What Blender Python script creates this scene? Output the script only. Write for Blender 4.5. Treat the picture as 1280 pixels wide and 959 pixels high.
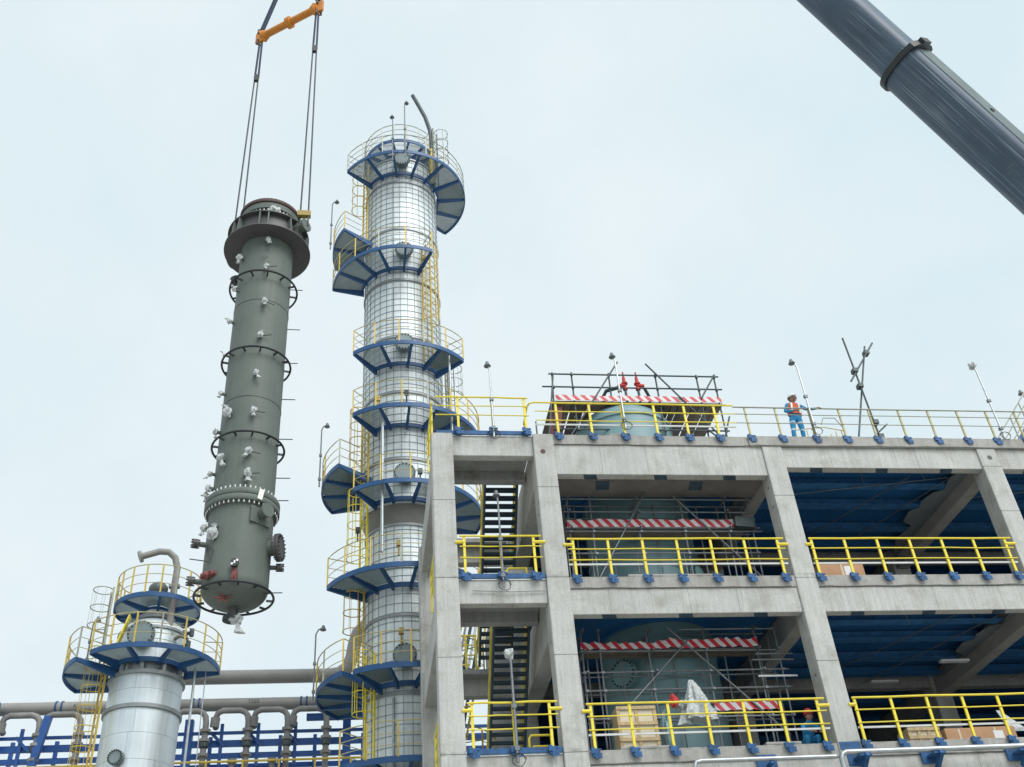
import bpy, bmesh, math, random
from mathutils import Vector, Matrix
random.seed(7)
PI = math.pi
sc = bpy.context.scene
for o in list(bpy.data.objects): bpy.data.objects.remove(o)
col = sc.collection

# ------------------------------------------------------------------ camera
cam_d = bpy.data.cameras.new("camera"); cam = bpy.data.objects.new("camera", cam_d); col.objects.link(cam)
cam_d.sensor_width = 36; cam_d.sensor_fit = 'HORIZONTAL'; cam_d.lens = 36.81
cam_d.clip_start = .1; cam_d.clip_end = 5000
def cam_axes(pit, rol, yaw):
    F = Vector((math.sin(yaw)*math.cos(pit), math.cos(yaw)*math.cos(pit), math.sin(pit)))
    r0 = Vector((math.cos(yaw), -math.sin(yaw), 0)); u0 = r0.cross(F)
    r = r0*math.cos(rol) - u0*math.sin(rol)
    return r, r.cross(F), F
r_, u_, F_ = cam_axes(math.radians(36.9394), math.radians(5.0498), math.radians(10.1473))
CAM = Vector((-2.2887, -27.0286, 1.3333))
cam.matrix_world = Matrix(((r_.x,u_.x,-F_.x,CAM.x),(r_.y,u_.y,-F_.y,CAM.y),(r_.z,u_.z,-F_.z,CAM.z),(0,0,0,1)))
sc.camera = cam
sc.render.resolution_x = 1024; sc.render.resolution_y = 767

# ------------------------------------------------------------------ world, sun, exposure
SUN_EL, SUN_AZ = math.radians(48), math.radians(152)      # compass-like azimuth, high behind the camera
w = bpy.data.worlds.new("World"); sc.world = w; w.use_nodes = True
nt = w.node_tree; nt.nodes.clear()
out = nt.nodes.new('ShaderNodeOutputWorld'); bg = nt.nodes.new('ShaderNodeBackground'); bg.inputs['Strength'].default_value = .1
sky = nt.nodes.new('ShaderNodeTexSky'); sky.sky_type = 'NISHITA'; sky.sun_disc = False
sky.sun_elevation = SUN_EL; sky.sun_rotation = SUN_AZ; sky.dust_density = 4; sky.air_density = 1
tc = nt.nodes.new('ShaderNodeTexCoord')
n1 = nt.nodes.new('ShaderNodeTexNoise'); n1.inputs['Scale'].default_value = 3.0; n1.inputs['Detail'].default_value = 5; n1.inputs['Roughness'].default_value = .55
cr = nt.nodes.new('ShaderNodeValToRGB')
cr.color_ramp.elements[0].position = .3; cr.color_ramp.elements[0].color = (.685, .825, .88, 1)
cr.color_ramp.elements[1].position = .72; cr.color_ramp.elements[1].color = (.835, .905, .93, 1)
mul = nt.nodes.new('ShaderNodeVectorMath'); mul.operation = 'SCALE'; mul.inputs['Scale'].default_value = 10.0
mx = nt.nodes.new('ShaderNodeMix'); mx.data_type = 'RGBA'; mx.inputs[0].default_value = .94
nt.links.new(tc.outputs['Generated'], n1.inputs['Vector']); nt.links.new(n1.outputs['Fac'], cr.inputs['Fac'])
nt.links.new(cr.outputs['Color'], mul.inputs[0])
nt.links.new(sky.outputs['Color'], mx.inputs[6]); nt.links.new(mul.outputs['Vector'], mx.inputs[7])
nt.links.new(mx.outputs[2], bg.inputs['Color']); nt.links.new(bg.outputs['Background'], out.inputs['Surface'])
sun_d = bpy.data.lights.new("sun", 'SUN'); sun_d.energy = 2.6; sun_d.angle = math.radians(40); sun_d.color = (1, .985, .96)
sun = bpy.data.objects.new("sun", sun_d); col.objects.link(sun)
sdir = Vector((math.sin(SUN_AZ)*math.cos(SUN_EL), math.cos(SUN_AZ)*math.cos(SUN_EL), math.sin(SUN_EL)))
sun.rotation_euler = sdir.to_track_quat('Z', 'Y').to_euler(); sun.location = (0, -60, 80)
sc.view_settings.view_transform = 'Standard'; sc.view_settings.look = 'None'
sc.view_settings.exposure = 0.09; sc.view_settings.gamma = 1
sc.render.engine = 'CYCLES'

# ------------------------------------------------------------------ materials
def mat(name, c, rough=.6, metal=0., var=.15, vscale=3., bump=0., bscale=40., dirt=None, streak=0., rand=0., spec=.5):
    m = bpy.data.materials.new(name); m.use_nodes = True; t = m.node_tree; N = t.nodes; Lk = t.links
    b = N['Principled BSDF']; b.inputs['Roughness'].default_value = rough; b.inputs['Metallic'].default_value = metal
    b.inputs['Specular IOR Level'].default_value = spec
    geo = N.new('ShaderNodeNewGeometry')
    no = N.new('ShaderNodeTexNoise'); no.inputs['Scale'].default_value = vscale; no.inputs['Detail'].default_value = 6
    Lk.new(geo.outputs['Position'], no.inputs['Vector'])
    hsv = N.new('ShaderNodeHueSaturation'); hsv.inputs['Color'].default_value = (*c, 1)
    mr = N.new('ShaderNodeMapRange'); mr.inputs[1].default_value = .3; mr.inputs[2].default_value = .7
    mr.inputs[3].default_value = 1-var; mr.inputs[4].default_value = 1+var
    Lk.new(no.outputs['Fac'], mr.inputs[0]); val = mr.outputs[0]
    if streak:
        mp = N.new('ShaderNodeMapping'); mp.inputs['Scale'].default_value = (9, 9, .35); Lk.new(geo.outputs['Position'], mp.inputs[0])
        ns = N.new('ShaderNodeTexNoise'); ns.inputs['Scale'].default_value = 1.; ns.inputs['Detail'].default_value = 3; Lk.new(mp.outputs[0], ns.inputs['Vector'])
        m2 = N.new('ShaderNodeMapRange'); m2.inputs[1].default_value = .35; m2.inputs[2].default_value = .65; m2.inputs[3].default_value = 1-streak; m2.inputs[4].default_value = 1+streak*.6
        Lk.new(ns.outputs['Fac'], m2.inputs[0])
        mm = N.new('ShaderNodeMath'); mm.operation = 'MULTIPLY'; Lk.new(val, mm.inputs[0]); Lk.new(m2.outputs[0], mm.inputs[1]); val = mm.outputs[0]
    if rand:
        oi = N.new('ShaderNodeObjectInfo'); m3 = N.new('ShaderNodeMapRange'); m3.inputs[3].default_value = 1-rand; m3.inputs[4].default_value = 1+rand
        Lk.new(oi.outputs['Random'], m3.inputs[0])
        mm = N.new('ShaderNodeMath'); mm.operation = 'MULTIPLY'; Lk.new(val, mm.inputs[0]); Lk.new(m3.outputs[0], mm.inputs[1]); val = mm.outputs[0]
    Lk.new(val, hsv.inputs['Value']); colr = hsv.outputs['Color']
    if dirt:
        dc, lo, hi, sc_ = dirt
        nd = N.new('ShaderNodeTexNoise'); nd.inputs['Scale'].default_value = sc_; nd.inputs['Detail'].default_value = 8; nd.inputs['Roughness'].default_value = .65
        Lk.new(geo.outputs['Position'], nd.inputs['Vector'])
        md = N.new('ShaderNodeMapRange'); md.inputs[1].default_value = lo; md.inputs[2].default_value = hi; Lk.new(nd.outputs['Fac'], md.inputs[0])
        mi = N.new('ShaderNodeMix'); mi.data_type = 'RGBA'; mi.inputs[7].default_value = (*dc, 1)
        Lk.new(md.outputs[0], mi.inputs[0]); Lk.new(colr, mi.inputs[6]); colr = mi.outputs[2]
    Lk.new(colr, b.inputs['Base Color'])
    if bump:
        nb = N.new('ShaderNodeTexNoise'); nb.inputs['Scale'].default_value = bscale; nb.inputs['Detail'].default_value = 5
        Lk.new(geo.outputs['Position'], nb.inputs['Vector'])
        bu = N.new('ShaderNodeBump'); bu.inputs['Strength'].default_value = bump; bu.inputs['Distance'].default_value = .02
        Lk.new(nb.outputs['Fac'], bu.inputs['Height']); Lk.new(bu.outputs[0], b.inputs['Normal'])
    return m

def concrete(name, c, joints=True):
    m = mat(name, c, .9, 0, .09, .8, .25, 30, dirt=((c[0]*.62, c[1]*.60, c[2]*.54), .50, .78, 1.3), streak=.08)
    t = m.node_tree; N = t.nodes; Lk = t.links; b = N['Principled BSDF']
    src = b.inputs['Base Color'].links[0].from_socket
    geo = N.new('ShaderNodeNewGeometry')
    # air holes
    vo = N.new('ShaderNodeTexVoronoi'); vo.inputs['Scale'].default_value = 5.5; Lk.new(geo.outputs['Position'], vo.inputs['Vector'])
    lt = N.new('ShaderNodeMath'); lt.operation = 'LESS_THAN'; lt.inputs[1].default_value = .075; Lk.new(vo.outputs['Distance'], lt.inputs[0])
    # shutter joints and run marks: thin stretched noise
    mp = N.new('ShaderNodeMapping'); mp.inputs['Scale'].default_value = (34, 34, 1.3); Lk.new(geo.outputs['Position'], mp.inputs[0])
    ns = N.new('ShaderNodeTexNoise'); ns.inputs['Scale'].default_value = 1; ns.inputs['Detail'].default_value = 4; Lk.new(mp.outputs[0], ns.inputs['Vector'])
    mr = N.new('ShaderNodeMapRange'); mr.inputs[1].default_value = .59; mr.inputs[2].default_value = .73; mr.inputs[4].default_value = .50; Lk.new(ns.outputs['Fac'], mr.inputs[0])
    mxx = N.new('ShaderNodeMath'); mxx.operation = 'MAXIMUM'
    sc1 = N.new('ShaderNodeMath'); sc1.operation = 'MULTIPLY'; sc1.inputs[1].default_value = .55; Lk.new(lt.outputs[0], sc1.inputs[0])
    Lk.new(sc1.outputs[0], mxx.inputs[0]); Lk.new(mr.outputs[0], mxx.inputs[1])
    mi = N.new('ShaderNodeMix'); mi.data_type = 'RGBA'; mi.inputs[7].default_value = (c[0]*.4, c[1]*.4, c[2]*.38, 1)
    Lk.new(mxx.outputs[0], mi.inputs[0]); Lk.new(src, mi.inputs[6])
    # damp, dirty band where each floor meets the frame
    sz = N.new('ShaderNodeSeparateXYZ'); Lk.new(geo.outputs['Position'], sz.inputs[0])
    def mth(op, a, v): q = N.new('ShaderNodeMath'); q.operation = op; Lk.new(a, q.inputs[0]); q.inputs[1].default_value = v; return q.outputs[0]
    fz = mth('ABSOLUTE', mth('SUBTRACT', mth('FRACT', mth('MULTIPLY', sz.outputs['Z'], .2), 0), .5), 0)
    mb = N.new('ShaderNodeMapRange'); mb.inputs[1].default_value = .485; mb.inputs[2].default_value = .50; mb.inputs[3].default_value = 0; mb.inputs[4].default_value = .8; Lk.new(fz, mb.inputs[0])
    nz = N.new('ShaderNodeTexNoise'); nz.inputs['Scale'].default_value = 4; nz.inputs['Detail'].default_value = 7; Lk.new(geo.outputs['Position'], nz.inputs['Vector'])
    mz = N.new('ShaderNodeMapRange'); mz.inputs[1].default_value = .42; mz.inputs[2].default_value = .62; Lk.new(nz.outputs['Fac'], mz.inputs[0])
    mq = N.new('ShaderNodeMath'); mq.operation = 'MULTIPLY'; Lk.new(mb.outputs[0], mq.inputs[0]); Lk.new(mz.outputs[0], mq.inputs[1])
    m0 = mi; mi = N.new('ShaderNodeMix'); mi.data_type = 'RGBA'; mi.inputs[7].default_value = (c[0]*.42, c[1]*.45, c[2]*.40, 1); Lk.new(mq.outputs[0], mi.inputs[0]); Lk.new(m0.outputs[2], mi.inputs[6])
    # sandy grain
    ng = N.new('ShaderNodeTexNoise'); ng.inputs['Scale'].default_value = 16; ng.inputs['Detail'].default_value = 8; ng.inputs['Roughness'].default_value = .75; Lk.new(geo.outputs['Position'], ng.inputs['Vector'])
    mg = N.new('ShaderNodeMapRange'); mg.inputs[1].default_value = .3; mg.inputs[2].default_value = .7; mg.inputs[3].default_value = .84; mg.inputs[4].default_value = 1.12; Lk.new(ng.outputs['Fac'], mg.inputs[0])
    hg = N.new('ShaderNodeHueSaturation'); Lk.new(mi.outputs[2], hg.inputs['Color']); Lk.new(mg.outputs[0], hg.inputs['Value']); Lk.new(hg.outputs[0], b.inputs['Base Color'])
    return m

M = {}
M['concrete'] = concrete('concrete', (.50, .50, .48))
M['slab_edge'] = concrete('rough_slab_edge', (.385, .375, .355))
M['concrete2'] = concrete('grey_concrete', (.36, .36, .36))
M['joint'] = mat('dark_joint', (.12, .12, .11), .9)
M['brown_coat'] = mat('grey_brown_coat', (.36, .35, .335), .9, 0, .14, 1.5)
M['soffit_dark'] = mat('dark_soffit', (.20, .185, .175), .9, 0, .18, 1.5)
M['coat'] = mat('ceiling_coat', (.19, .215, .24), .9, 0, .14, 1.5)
M['steel_blue'] = mat('blue_paint', (.015, .080, .215), .5, 0, .18, 2., .05, 20)
M['rack_blue'] = mat('rack_blue_paint', (.012, .078, .29), .5, 0, .18, 2.)
M['stair_blue'] = mat('dark_stair_paint', (.030, .058, .085), .55, 0, .2, 3.)
M['grating'] = mat('grating_steel', (.115, .16, .17), .7, 0, .1, 2.)
M['grating_pale'] = mat('pale_grating', (.28, .345, .365), .6, 0, .1, 2.)
M['flange'] = mat('flange_grey', (.20, .255, .265), .5, 0, .1, 3.)
M['deck_blue'] = mat('blue_deck', (.022, .145, .36), .6, 0, .12, 1.2)
M['deck_blue_pale'] = mat('pale_blue_deck', (.036, .155, .36), .6, 0, .25, 3.)
M['mark_blue'] = mat('faded_blue_mark', (.05, .085, .12), .8, 0, .3, 4.)
M['bright_blue'] = mat('bright_blue_paint', (.014, .088, .235), .6, 0, .35, 6.)
M['yellow'] = mat('yellow_paint', (.80, .65, .05), .5, 0, .08, 5., dirt=((.55, .38, .05), .66, .85, 6.))
M['rail_yellow'] = mat('dull_yellow_paint', (.60, .43, .07), .5, 0, .15, 4., dirt=((.30, .25, .15), .58, .8, 7.))
M['rail_grey'] = mat('pale_galvanised', (.33, .34, .28), .5, .3, .15, 4.)
M['galv'] = mat('galvanised_steel', (.42, .45, .46), .42, .7, .12, 6.)
M['scaf'] = mat('scaffold_tube', (.20, .215, .23), .5, .6, .2, 5.)
M['scaf_dark'] = mat('dark_scaffold_tube', (.075, .095, .10), .55, .4, .25, 5.)
M['clad'] = mat('aluminium_cladding', (.68, .73, .75), .58, .35, .10, 1.4, .10, 2.2, streak=.10)
M['clad_panel'] = mat('aluminium_panel', (.66, .72, .75), .42, .6, .06, 1.2, .09, 1.8, streak=.08, rand=.02)
M['wire'] = mat('tie_wire', (.20, .235, .245), .5, .5, .1)
M['band'] = mat('dull_band', (.30, .32, .33), .5, .6, .1)
M['grey_shell'] = mat('bare_shell', (.20, .195, .185), .7, .1, .15, 1.5)
M['primer'] = mat('grey_primer', (.122, .144, .130), .6, 0, .09, .9, .05, 8, dirt=((.14, .155, .14), .54, .85, 1.6), streak=.06, spec=.35)
M['primer_dark'] = mat('dark_primer', (.075, .072, .075), .5, 0, .12, 1.5)
M['red_brown'] = mat('red_oxide', (.085, .05, .047), .7, 0, .3, 3.)
M['black'] = mat('black_rubber', (.018, .022, .026), .5)
M['bolt'] = mat('bright_bolt', (.55, .57, .56), .4, .5)
M['plastic'] = mat('white_plastic_wrap', (.45, .475, .48), .4, 0, .25, 12., .9, 16, spec=.5)
M['red'] = mat('red_cloth', (.45, .035, .03), .7, 0, .2, 8.)
M['pink'] = mat('faded_red_cloth', (.20, .062, .06), .8, 0, .25, 8.)
M['white'] = mat('white_paint', (.75, .76, .77), .5, 0, .06)
M['boom'] = mat('boom_paint', (.050, .084, .130), .5, 0, .22, .8, .05, 4)
M['boom_pale'] = mat('pale_boom_paint', (.10, .14, .145), .45, 0, .25, 1.5)
M['orange'] = mat('orange_paint', (.56, .20, .02), .45, 0, .15, 3.)
M['rope'] = mat('wire_rope', (.05, .06, .07), .5, .5)
M['strap'] = mat('blue_sling', (.02, .032, .075), .7)
M['gold'] = mat('mustard_steel', (.32, .23, .045), .5, 0, .1)
M['vessel'] = mat('pale_green_vessel', (.17, .29, .32), .45, 0, .08, 1., .03, 5)
M['pipe_grey'] = mat('grey_pipe', (.27, .26, .245), .55, 0, .1, 1.2, dirt=((.2, .16, .12), .62, .85, 2.))
M['pipe_rust'] = mat('weathered_pipe', (.225, .22, .215), .6, .1, .25, 2., dirt=((.20, .13, .09), .60, .85, 3.))
M['wood'] = mat('pale_wood', (.50, .38, .22), .8, 0, .2, 9., streak=.1)
M['plank'] = mat('dark_plank', (.17, .14, .12), .85, 0, .25, 4., rand=.3)
M['card'] = mat('brown_cardboard', (.50, .29, .17), .85, 0, .1)
M['film'] = mat('pale_film', (.62, .55, .42), .5, 0, .1)
M['coverall'] = mat('bright_blue_coverall', (.03, .26, .52), .85, 0, .15, 8.)
M['vest'] = mat('orange_vest', (.62, .12, .06), .75, 0, .15, 8.)
M['skin'] = mat('skin', (.34, .19, .13), .6)
M['hair'] = mat('dark_hair', (.02, .017, .015), .7)
M['lime'] = mat('reflective_band', (.75, .78, .70), .4)
M['helmet'] = mat('white_helmet', (.78, .78, .80), .3)
M['lampgrey'] = mat('lamp_grey', (.16, .18, .19), .5, .3)
M['ground'] = mat('ground_dust', (.38, .37, .34), .95, 0, .2, .08, .3, 3.)
M['ink'] = mat('stencil_ink', (.06, .07, .09), .8)

# red and white striped tape
def stripe_mat():
    m = bpy.data.materials.new('striped_barrier'); m.use_nodes = True; t = m.node_tree; N = t.nodes; Lk = t.links
    b = N['Principled BSDF']; b.inputs['Roughness'].default_value = .5
    tcn = N.new('ShaderNodeNewGeometry'); sp = N.new('ShaderNodeSeparateXYZ'); Lk.new(tcn.outputs['Position'], sp.inputs[0])
    a = N.new('ShaderNodeMath'); a.operation = 'MULTIPLY_ADD'; a.inputs[1].default_value = .75; Lk.new(sp.outputs['Z'], a.inputs[0]); Lk.new(sp.outputs['X'], a.inputs[2])
    d = N.new('ShaderNodeMath'); d.operation = 'MULTIPLY'; d.inputs[1].default_value = 1/.335; Lk.new(a.outputs[0], d.inputs[0])
    fr = N.new('ShaderNodeMath'); fr.operation = 'FRACT'; Lk.new(d.outputs[0], fr.inputs[0])
    g = N.new('ShaderNodeMath'); g.operation = 'GREATER_THAN'; g.inputs[1].default_value = .5; Lk.new(fr.outputs[0], g.inputs[0])
    mi = N.new('ShaderNodeMix'); mi.data_type = 'RGBA'; mi.inputs[6].default_value = (.62, .60, .60, 1); mi.inputs[7].default_value = (.52, .022, .04, 1)
    Lk.new(g.outputs[0], mi.inputs[0])
    no = N.new('ShaderNodeTexNoise'); no.inputs['Scale'].default_value = 4; Lk.new(tcn.outputs['Position'], no.inputs['Vector'])
    m2 = N.new('ShaderNodeMapRange'); m2.inputs[3].default_value = .7; m2.inputs[4].default_value = 1.2; Lk.new(no.outputs['Fac'], m2.inputs[0])
    h = N.new('ShaderNodeHueSaturation'); Lk.new(mi.outputs[2], h.inputs['Color']); Lk.new(m2.outputs[0], h.inputs['Value'])
    Lk.new(h.outputs[0], b.inputs['Base Color']); return m
M['stripe'] = stripe_mat()
def boom_streaks():
    m = M['boom']; t = m.node_tree; N = t.nodes; Lk = t.links; b = N['Principled BSDF']
    src = b.inputs['Base Color'].links[0].from_socket
    tcn = N.new('ShaderNodeTexCoord'); mp = N.new('ShaderNodeMapping'); mp.inputs['Scale'].default_value = (46, 46, .40); Lk.new(tcn.outputs['Object'], mp.inputs[0])
    ns = N.new('ShaderNodeTexNoise'); ns.inputs['Scale'].default_value = 1; ns.inputs['Detail'].default_value = 5; Lk.new(mp.outputs[0], ns.inputs['Vector'])
    mr = N.new('ShaderNodeMapRange'); mr.inputs[1].default_value = .56; mr.inputs[2].default_value = .70; mr.inputs[4].default_value = .8; Lk.new(ns.outputs['Fac'], mr.inputs[0])
    nb = N.new('ShaderNodeTexNoise'); nb.inputs['Scale'].default_value = .55; Lk.new(tcn.outputs['Object'], nb.inputs['Vector'])
    mb = N.new('ShaderNodeMapRange'); mb.inputs[1].default_value = .4; mb.inputs[2].default_value = .6; Lk.new(nb.outputs['Fac'], mb.inputs[0])
    mm = N.new('ShaderNodeMath'); mm.operation = 'MULTIPLY'; Lk.new(mr.outputs[0], mm.inputs[0]); Lk.new(mb.outputs[0], mm.inputs[1])
    mi = N.new('ShaderNodeMix'); mi.data_type = 'RGBA'; mi.inputs[7].default_value = (.36, .42, .48, 1)
    Lk.new(mm.outputs[0], mi.inputs[0]); Lk.new(src, mi.inputs[6]); Lk.new(mi.outputs[2], b.inputs['Base Color'])
boom_streaks()

# ------------------------------------------------------------------ mesh builder
def basis(d):
    d = Vector(d).normalized(); h = Vector((0, 0, 1)) if abs(d.z) < .95 else Vector((1, 0, 0))
    a = d.cross(h).normalized(); return a, a.cross(d).normalized(), d
class MB:
    def __init__(s): s.v = []; s.f = []
    def add(s, vs, fs):
        n = len(s.v); s.v += [tuple(v) for v in vs]; s.f += [tuple(i+n for i in f) for f in fs]; return s
    def box(s, x0, x1, y0, y1, z0, z1):
        return s.add([(x0,y0,z0),(x1,y0,z0),(x1,y1,z0),(x0,y1,z0),(x0,y0,z1),(x1,y0,z1),(x1,y1,z1),(x0,y1,z1)],
            [(3,2,1,0),(4,5,6,7),(0,1,5,4),(1,2,6,5),(2,3,7,6),(3,0,4,7)])
    def hexa(s, a, b):      # two quads -> solid
        return s.add(list(a)+list(b), [(3,2,1,0),(4,5,6,7),(0,1,5,4),(1,2,6,5),(2,3,7,6),(3,0,4,7)])
    def beam(s, p0, p1, w_, h_, up=None):
        p0 = Vector(p0); p1 = Vector(p1); d = (p1-p0).normalized()
        if up is None: a, b, _ = basis(d)
        else: a = d.cross(Vector(up)).normalized(); b = a.cross(d).normalized()
        a = a*w_/2; b = b*h_/2
        return s.hexa([p0-a-b, p0+a-b, p0+a+b, p0-a+b], [p1-a-b, p1+a-b, p1+a+b, p1-a+b])
    def tube(s, path, r, n=8, closed=False, caps=True):
        P = [Vector(p) for p in path]; k = len(P); rings = []; prev = None
        rr = r if isinstance(r, (list, tuple)) else [r]*k
        for i in range(k):
            if closed: d = P[(i+1) % k]-P[i-1]
            else: d = P[min(i+1, k-1)]-P[max(i-1, 0)]
            d.normalize()
            if prev is None: a, b, _ = basis(d)
            else:
                a = prev-d*prev.dot(d); a.normalize(); b = a.cross(d)
            prev = a
            rings.append([P[i]+a*rr[i]*math.cos(2*PI*j/n)+b*rr[i]*math.sin(2*PI*j/n) for j in range(n)])
        vs = [v for R in rings for v in R]; fs = []
        for i in range(k if closed else k-1):
            for j in range(n):
                A = i*n+j; B = i*n+(j+1) % n; C2 = ((i+1) % k)*n+(j+1) % n; D = ((i+1) % k)*n+j
                fs.append((A, B, C2, D))
        if caps and not closed: fs += [tuple(range(n-1, -1, -1)), tuple((k-1)*n+j for j in range(n))]
        return s.add(vs, fs)
    def cyl(s, p0, p1, r0, r1=None, n=16): return s.tube([p0, p1], [r0, r1 if r1 is not None else r0], n)
    def lathe(s, prof, cx, cy, n=48, a0=0, a1=2*PI, close_prof=False):
        full = abs(a1-a0-2*PI) < 1e-6; m = n if full else n+1; k = len(prof)
        vs = [(cx+r*math.cos(a0+(a1-a0)*i/n), cy+r*math.sin(a0+(a1-a0)*i/n), z) for i in range(m) for r, z in prof]; fs = []
        for i in range(n):
            i2 = (i+1) % m
            for j in range(k if close_prof else k-1):
                j2 = (j+1) % k; fs.append((i*k+j, i2*k+j, i2*k+j2, i*k+j2))
        if close_prof and not full: fs += [tuple(range(k-1, -1, -1)), tuple((m-1)*k+j for j in range(k))]
        return s.add(vs, fs)
    def sphere(s, c, r, n=12, m=8, sq=(1, 1, 1), jit=0):
        vs = []; fs = []
        for i in range(m+1):
            for j in range(n):
                th = PI*i/m; ph = 2*PI*j/n; q = 1+random.uniform(-jit, jit)
                vs.append((c[0]+r*q*sq[0]*math.sin(th)*math.cos(ph), c[1]+r*q*sq[1]*math.sin(th)*math.sin(ph), c[2]+r*q*sq[2]*math.cos(th)))
        for i in range(m):
            for j in range(n): fs.append((i*n+j, (i+1)*n+j, (i+1)*n+(j+1) % n, i*n+(j+1) % n))
        return s.add(vs, fs)
    def mesh(s, name, m, smooth=False, off=(0, 0, 0)):
        me = bpy.data.meshes.new(name); o = off
        me.from_pydata([(v[0]-o[0], v[1]-o[1], v[2]-o[2]) for v in s.v], [], s.f); me.validate(); 
        bm = bmesh.new(); bm.from_mesh(me); bmesh.ops.recalc_face_normals(bm, faces=bm.faces); bm.to_mesh(me); bm.free()
        me.materials.append(m if not isinstance(m, str) else M[m])
        if smooth:
            me.polygons.foreach_set('use_smooth', [True]*len(me.polygons)); me.set_sharp_from_angle(angle=math.radians(40))
        return me
    def build(s, name, m, parent=None, smooth=False, stuff=False):
        off = origin(parent); o = bpy.data.objects.new(name, s.mesh(name, m, smooth, off)); col.objects.link(o)
        if parent: o.parent = parent
        if stuff: o['kind'] = 'stuff'
        return o
def origin(o):
    p = Vector((0, 0, 0))
    while o: p += o.location; o = o.parent
    return p
def thing(name, label, cat, loc, group=None):
    o = bpy.data.objects.new(name, None); o.empty_display_size = .2; o.location = loc; col.objects.link(o)
    o['label'] = label; o['category'] = cat
    if group: o['group'] = group
    return o
def tag(o, label, cat, group=None):
    o['label'] = label; o['category'] = cat
    if group: o['group'] = group
    return o
def inst(name, me, parent, loc, rot=None, smooth=False):
    o = bpy.data.objects.new(name, me); col.objects.link(o); o.parent = parent
    o.location = Vector(loc)-origin(parent)
    if rot is not None: o.rotation_euler = rot
    return o
def struct(o): o['kind'] = 'structure'; return o
def bevel(o, w_=.025):
    m = o.modifiers.new('bevel', 'BEVEL'); m.width = w_; m.segments = 2; m.limit_method = 'ANGLE'; return o
def arc(cx, cy, z, r, a0, a1, step=.12):
    n = max(2, int(abs(a1-a0)/step)+1)
    return [(cx+r*math.cos(a0+(a1-a0)*i/n), cy+r*math.sin(a0+(a1-a0)*i/n), z) for i in range(n+1)]
def crumple(c, s, seed, tail=None, n=16, m=11, jt=.06):
    rnd = random.Random(seed); b = MB(); vs = []; fs = []
    ph0 = [rnd.uniform(0, 6.28) for _ in range(6)]; lob = [rnd.choice((2, 3, 4, 5)) for _ in range(3)]
    for i in range(m+1):
        for j in range(n):
            th = PI*i/m; ph = 2*PI*j/n
            q = 1+.20*math.sin(lob[0]*ph+ph0[0]+2*th)+.10*math.sin((lob[1]+2)*ph+ph0[1]-2*th)+.10*math.sin(3*th+ph0[2]+ph)+rnd.uniform(-jt, jt)
            if i in (0, m): q = 1
            vs.append((c[0]+s[0]*q*math.sin(th)*math.cos(ph), c[1]+s[1]*q*math.sin(th)*math.sin(ph), c[2]+s[2]*q*math.cos(th)))
    for i in range(m):
        for j in range(n): fs.append((i*n+j, (i+1)*n+j, (i+1)*n+(j+1) % n, i*n+(j+1) % n))
    b.add(vs, fs)
    if tail:
        t = Vector(tail); p = Vector(c); k = 8; L = 5; vs = []; fs = []
        for i in range(L+1):
            u = i/L; w_ = (.55-.25*math.sin(u*PI)+.35*u*u)
            for j in range(k):
                a = 2*PI*j/k; rr = w_*(1+.35*math.sin(2*a+ph0[3]+3*u)+rnd.uniform(-.15, .15))
                vs.append((p.x+t.x*u+s[0]*rr*math.cos(a), p.y+t.y*u+s[1]*.6*rr*math.sin(a), p.z+t.z*u+rnd.uniform(-.02, .02)))
        for i in range(L):
            for j in range(k): fs.append((i*k+j, i*k+(j+1) % k, (i+1)*k+(j+1) % k, (i+1)*k+j))
        fs += [tuple(range(k)), tuple(L*k+j for j in range(k))]; b.add(vs, fs)
    return b

# ------------------------------------------------------------------ ground
g = MB().add([(-600, -300, 0), (600, -300, 0), (600, 900, 0), (-600, 900, 0)], [(0, 1, 2, 3)]).build('ground', 'ground'); struct(g)

# ------------------------------------------------------------------ concrete building
bld = thing('concrete_frame_building', 'unfinished grey concrete frame building with open bays, dark blue decks and yellow railings', 'building', (11, 7, 0))
CX = {'A': .185, 'B': 3.392, 'C': 10.924, 'D': 18.436, 'E': 25.95}
HW = .333
LV = (20.0, 15.0, 10.0, 5.0)
def colm(x, y, top): 
    return bevel(MB().box(x-HW, x+HW, y, y+.667, 0, top).build('column', 'concrete', bld), .03)
for k in 'ABCDE': colm(CX[k], 0, 20.0 if k in 'AB' else 19.62)
for k in 'ABCDE': colm(CX[k], 7.2, 19.9)
for k in 'CDE': colm(CX[k], 14.3, 19.7)
# cold joints on the front columns (recess shadow lines, built as narrow dark strips set 2 mm proud)
jm = MB()
for k, zs in (('A', (17.55, 14.98, 12.6, 9.98)), ('B', (18.02, 14.97, 12.62, 9.95)), ('C', (17.75, 14.9, 12.3)), ('D', (18.9, 17.2, 15.1))):
    for z in zs: jm.box(CX[k]-HW-.002, CX[k]+HW+.002, -.003, .03, z, z+.014)
jm.build('cold_joint', 'joint', bld)
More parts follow.
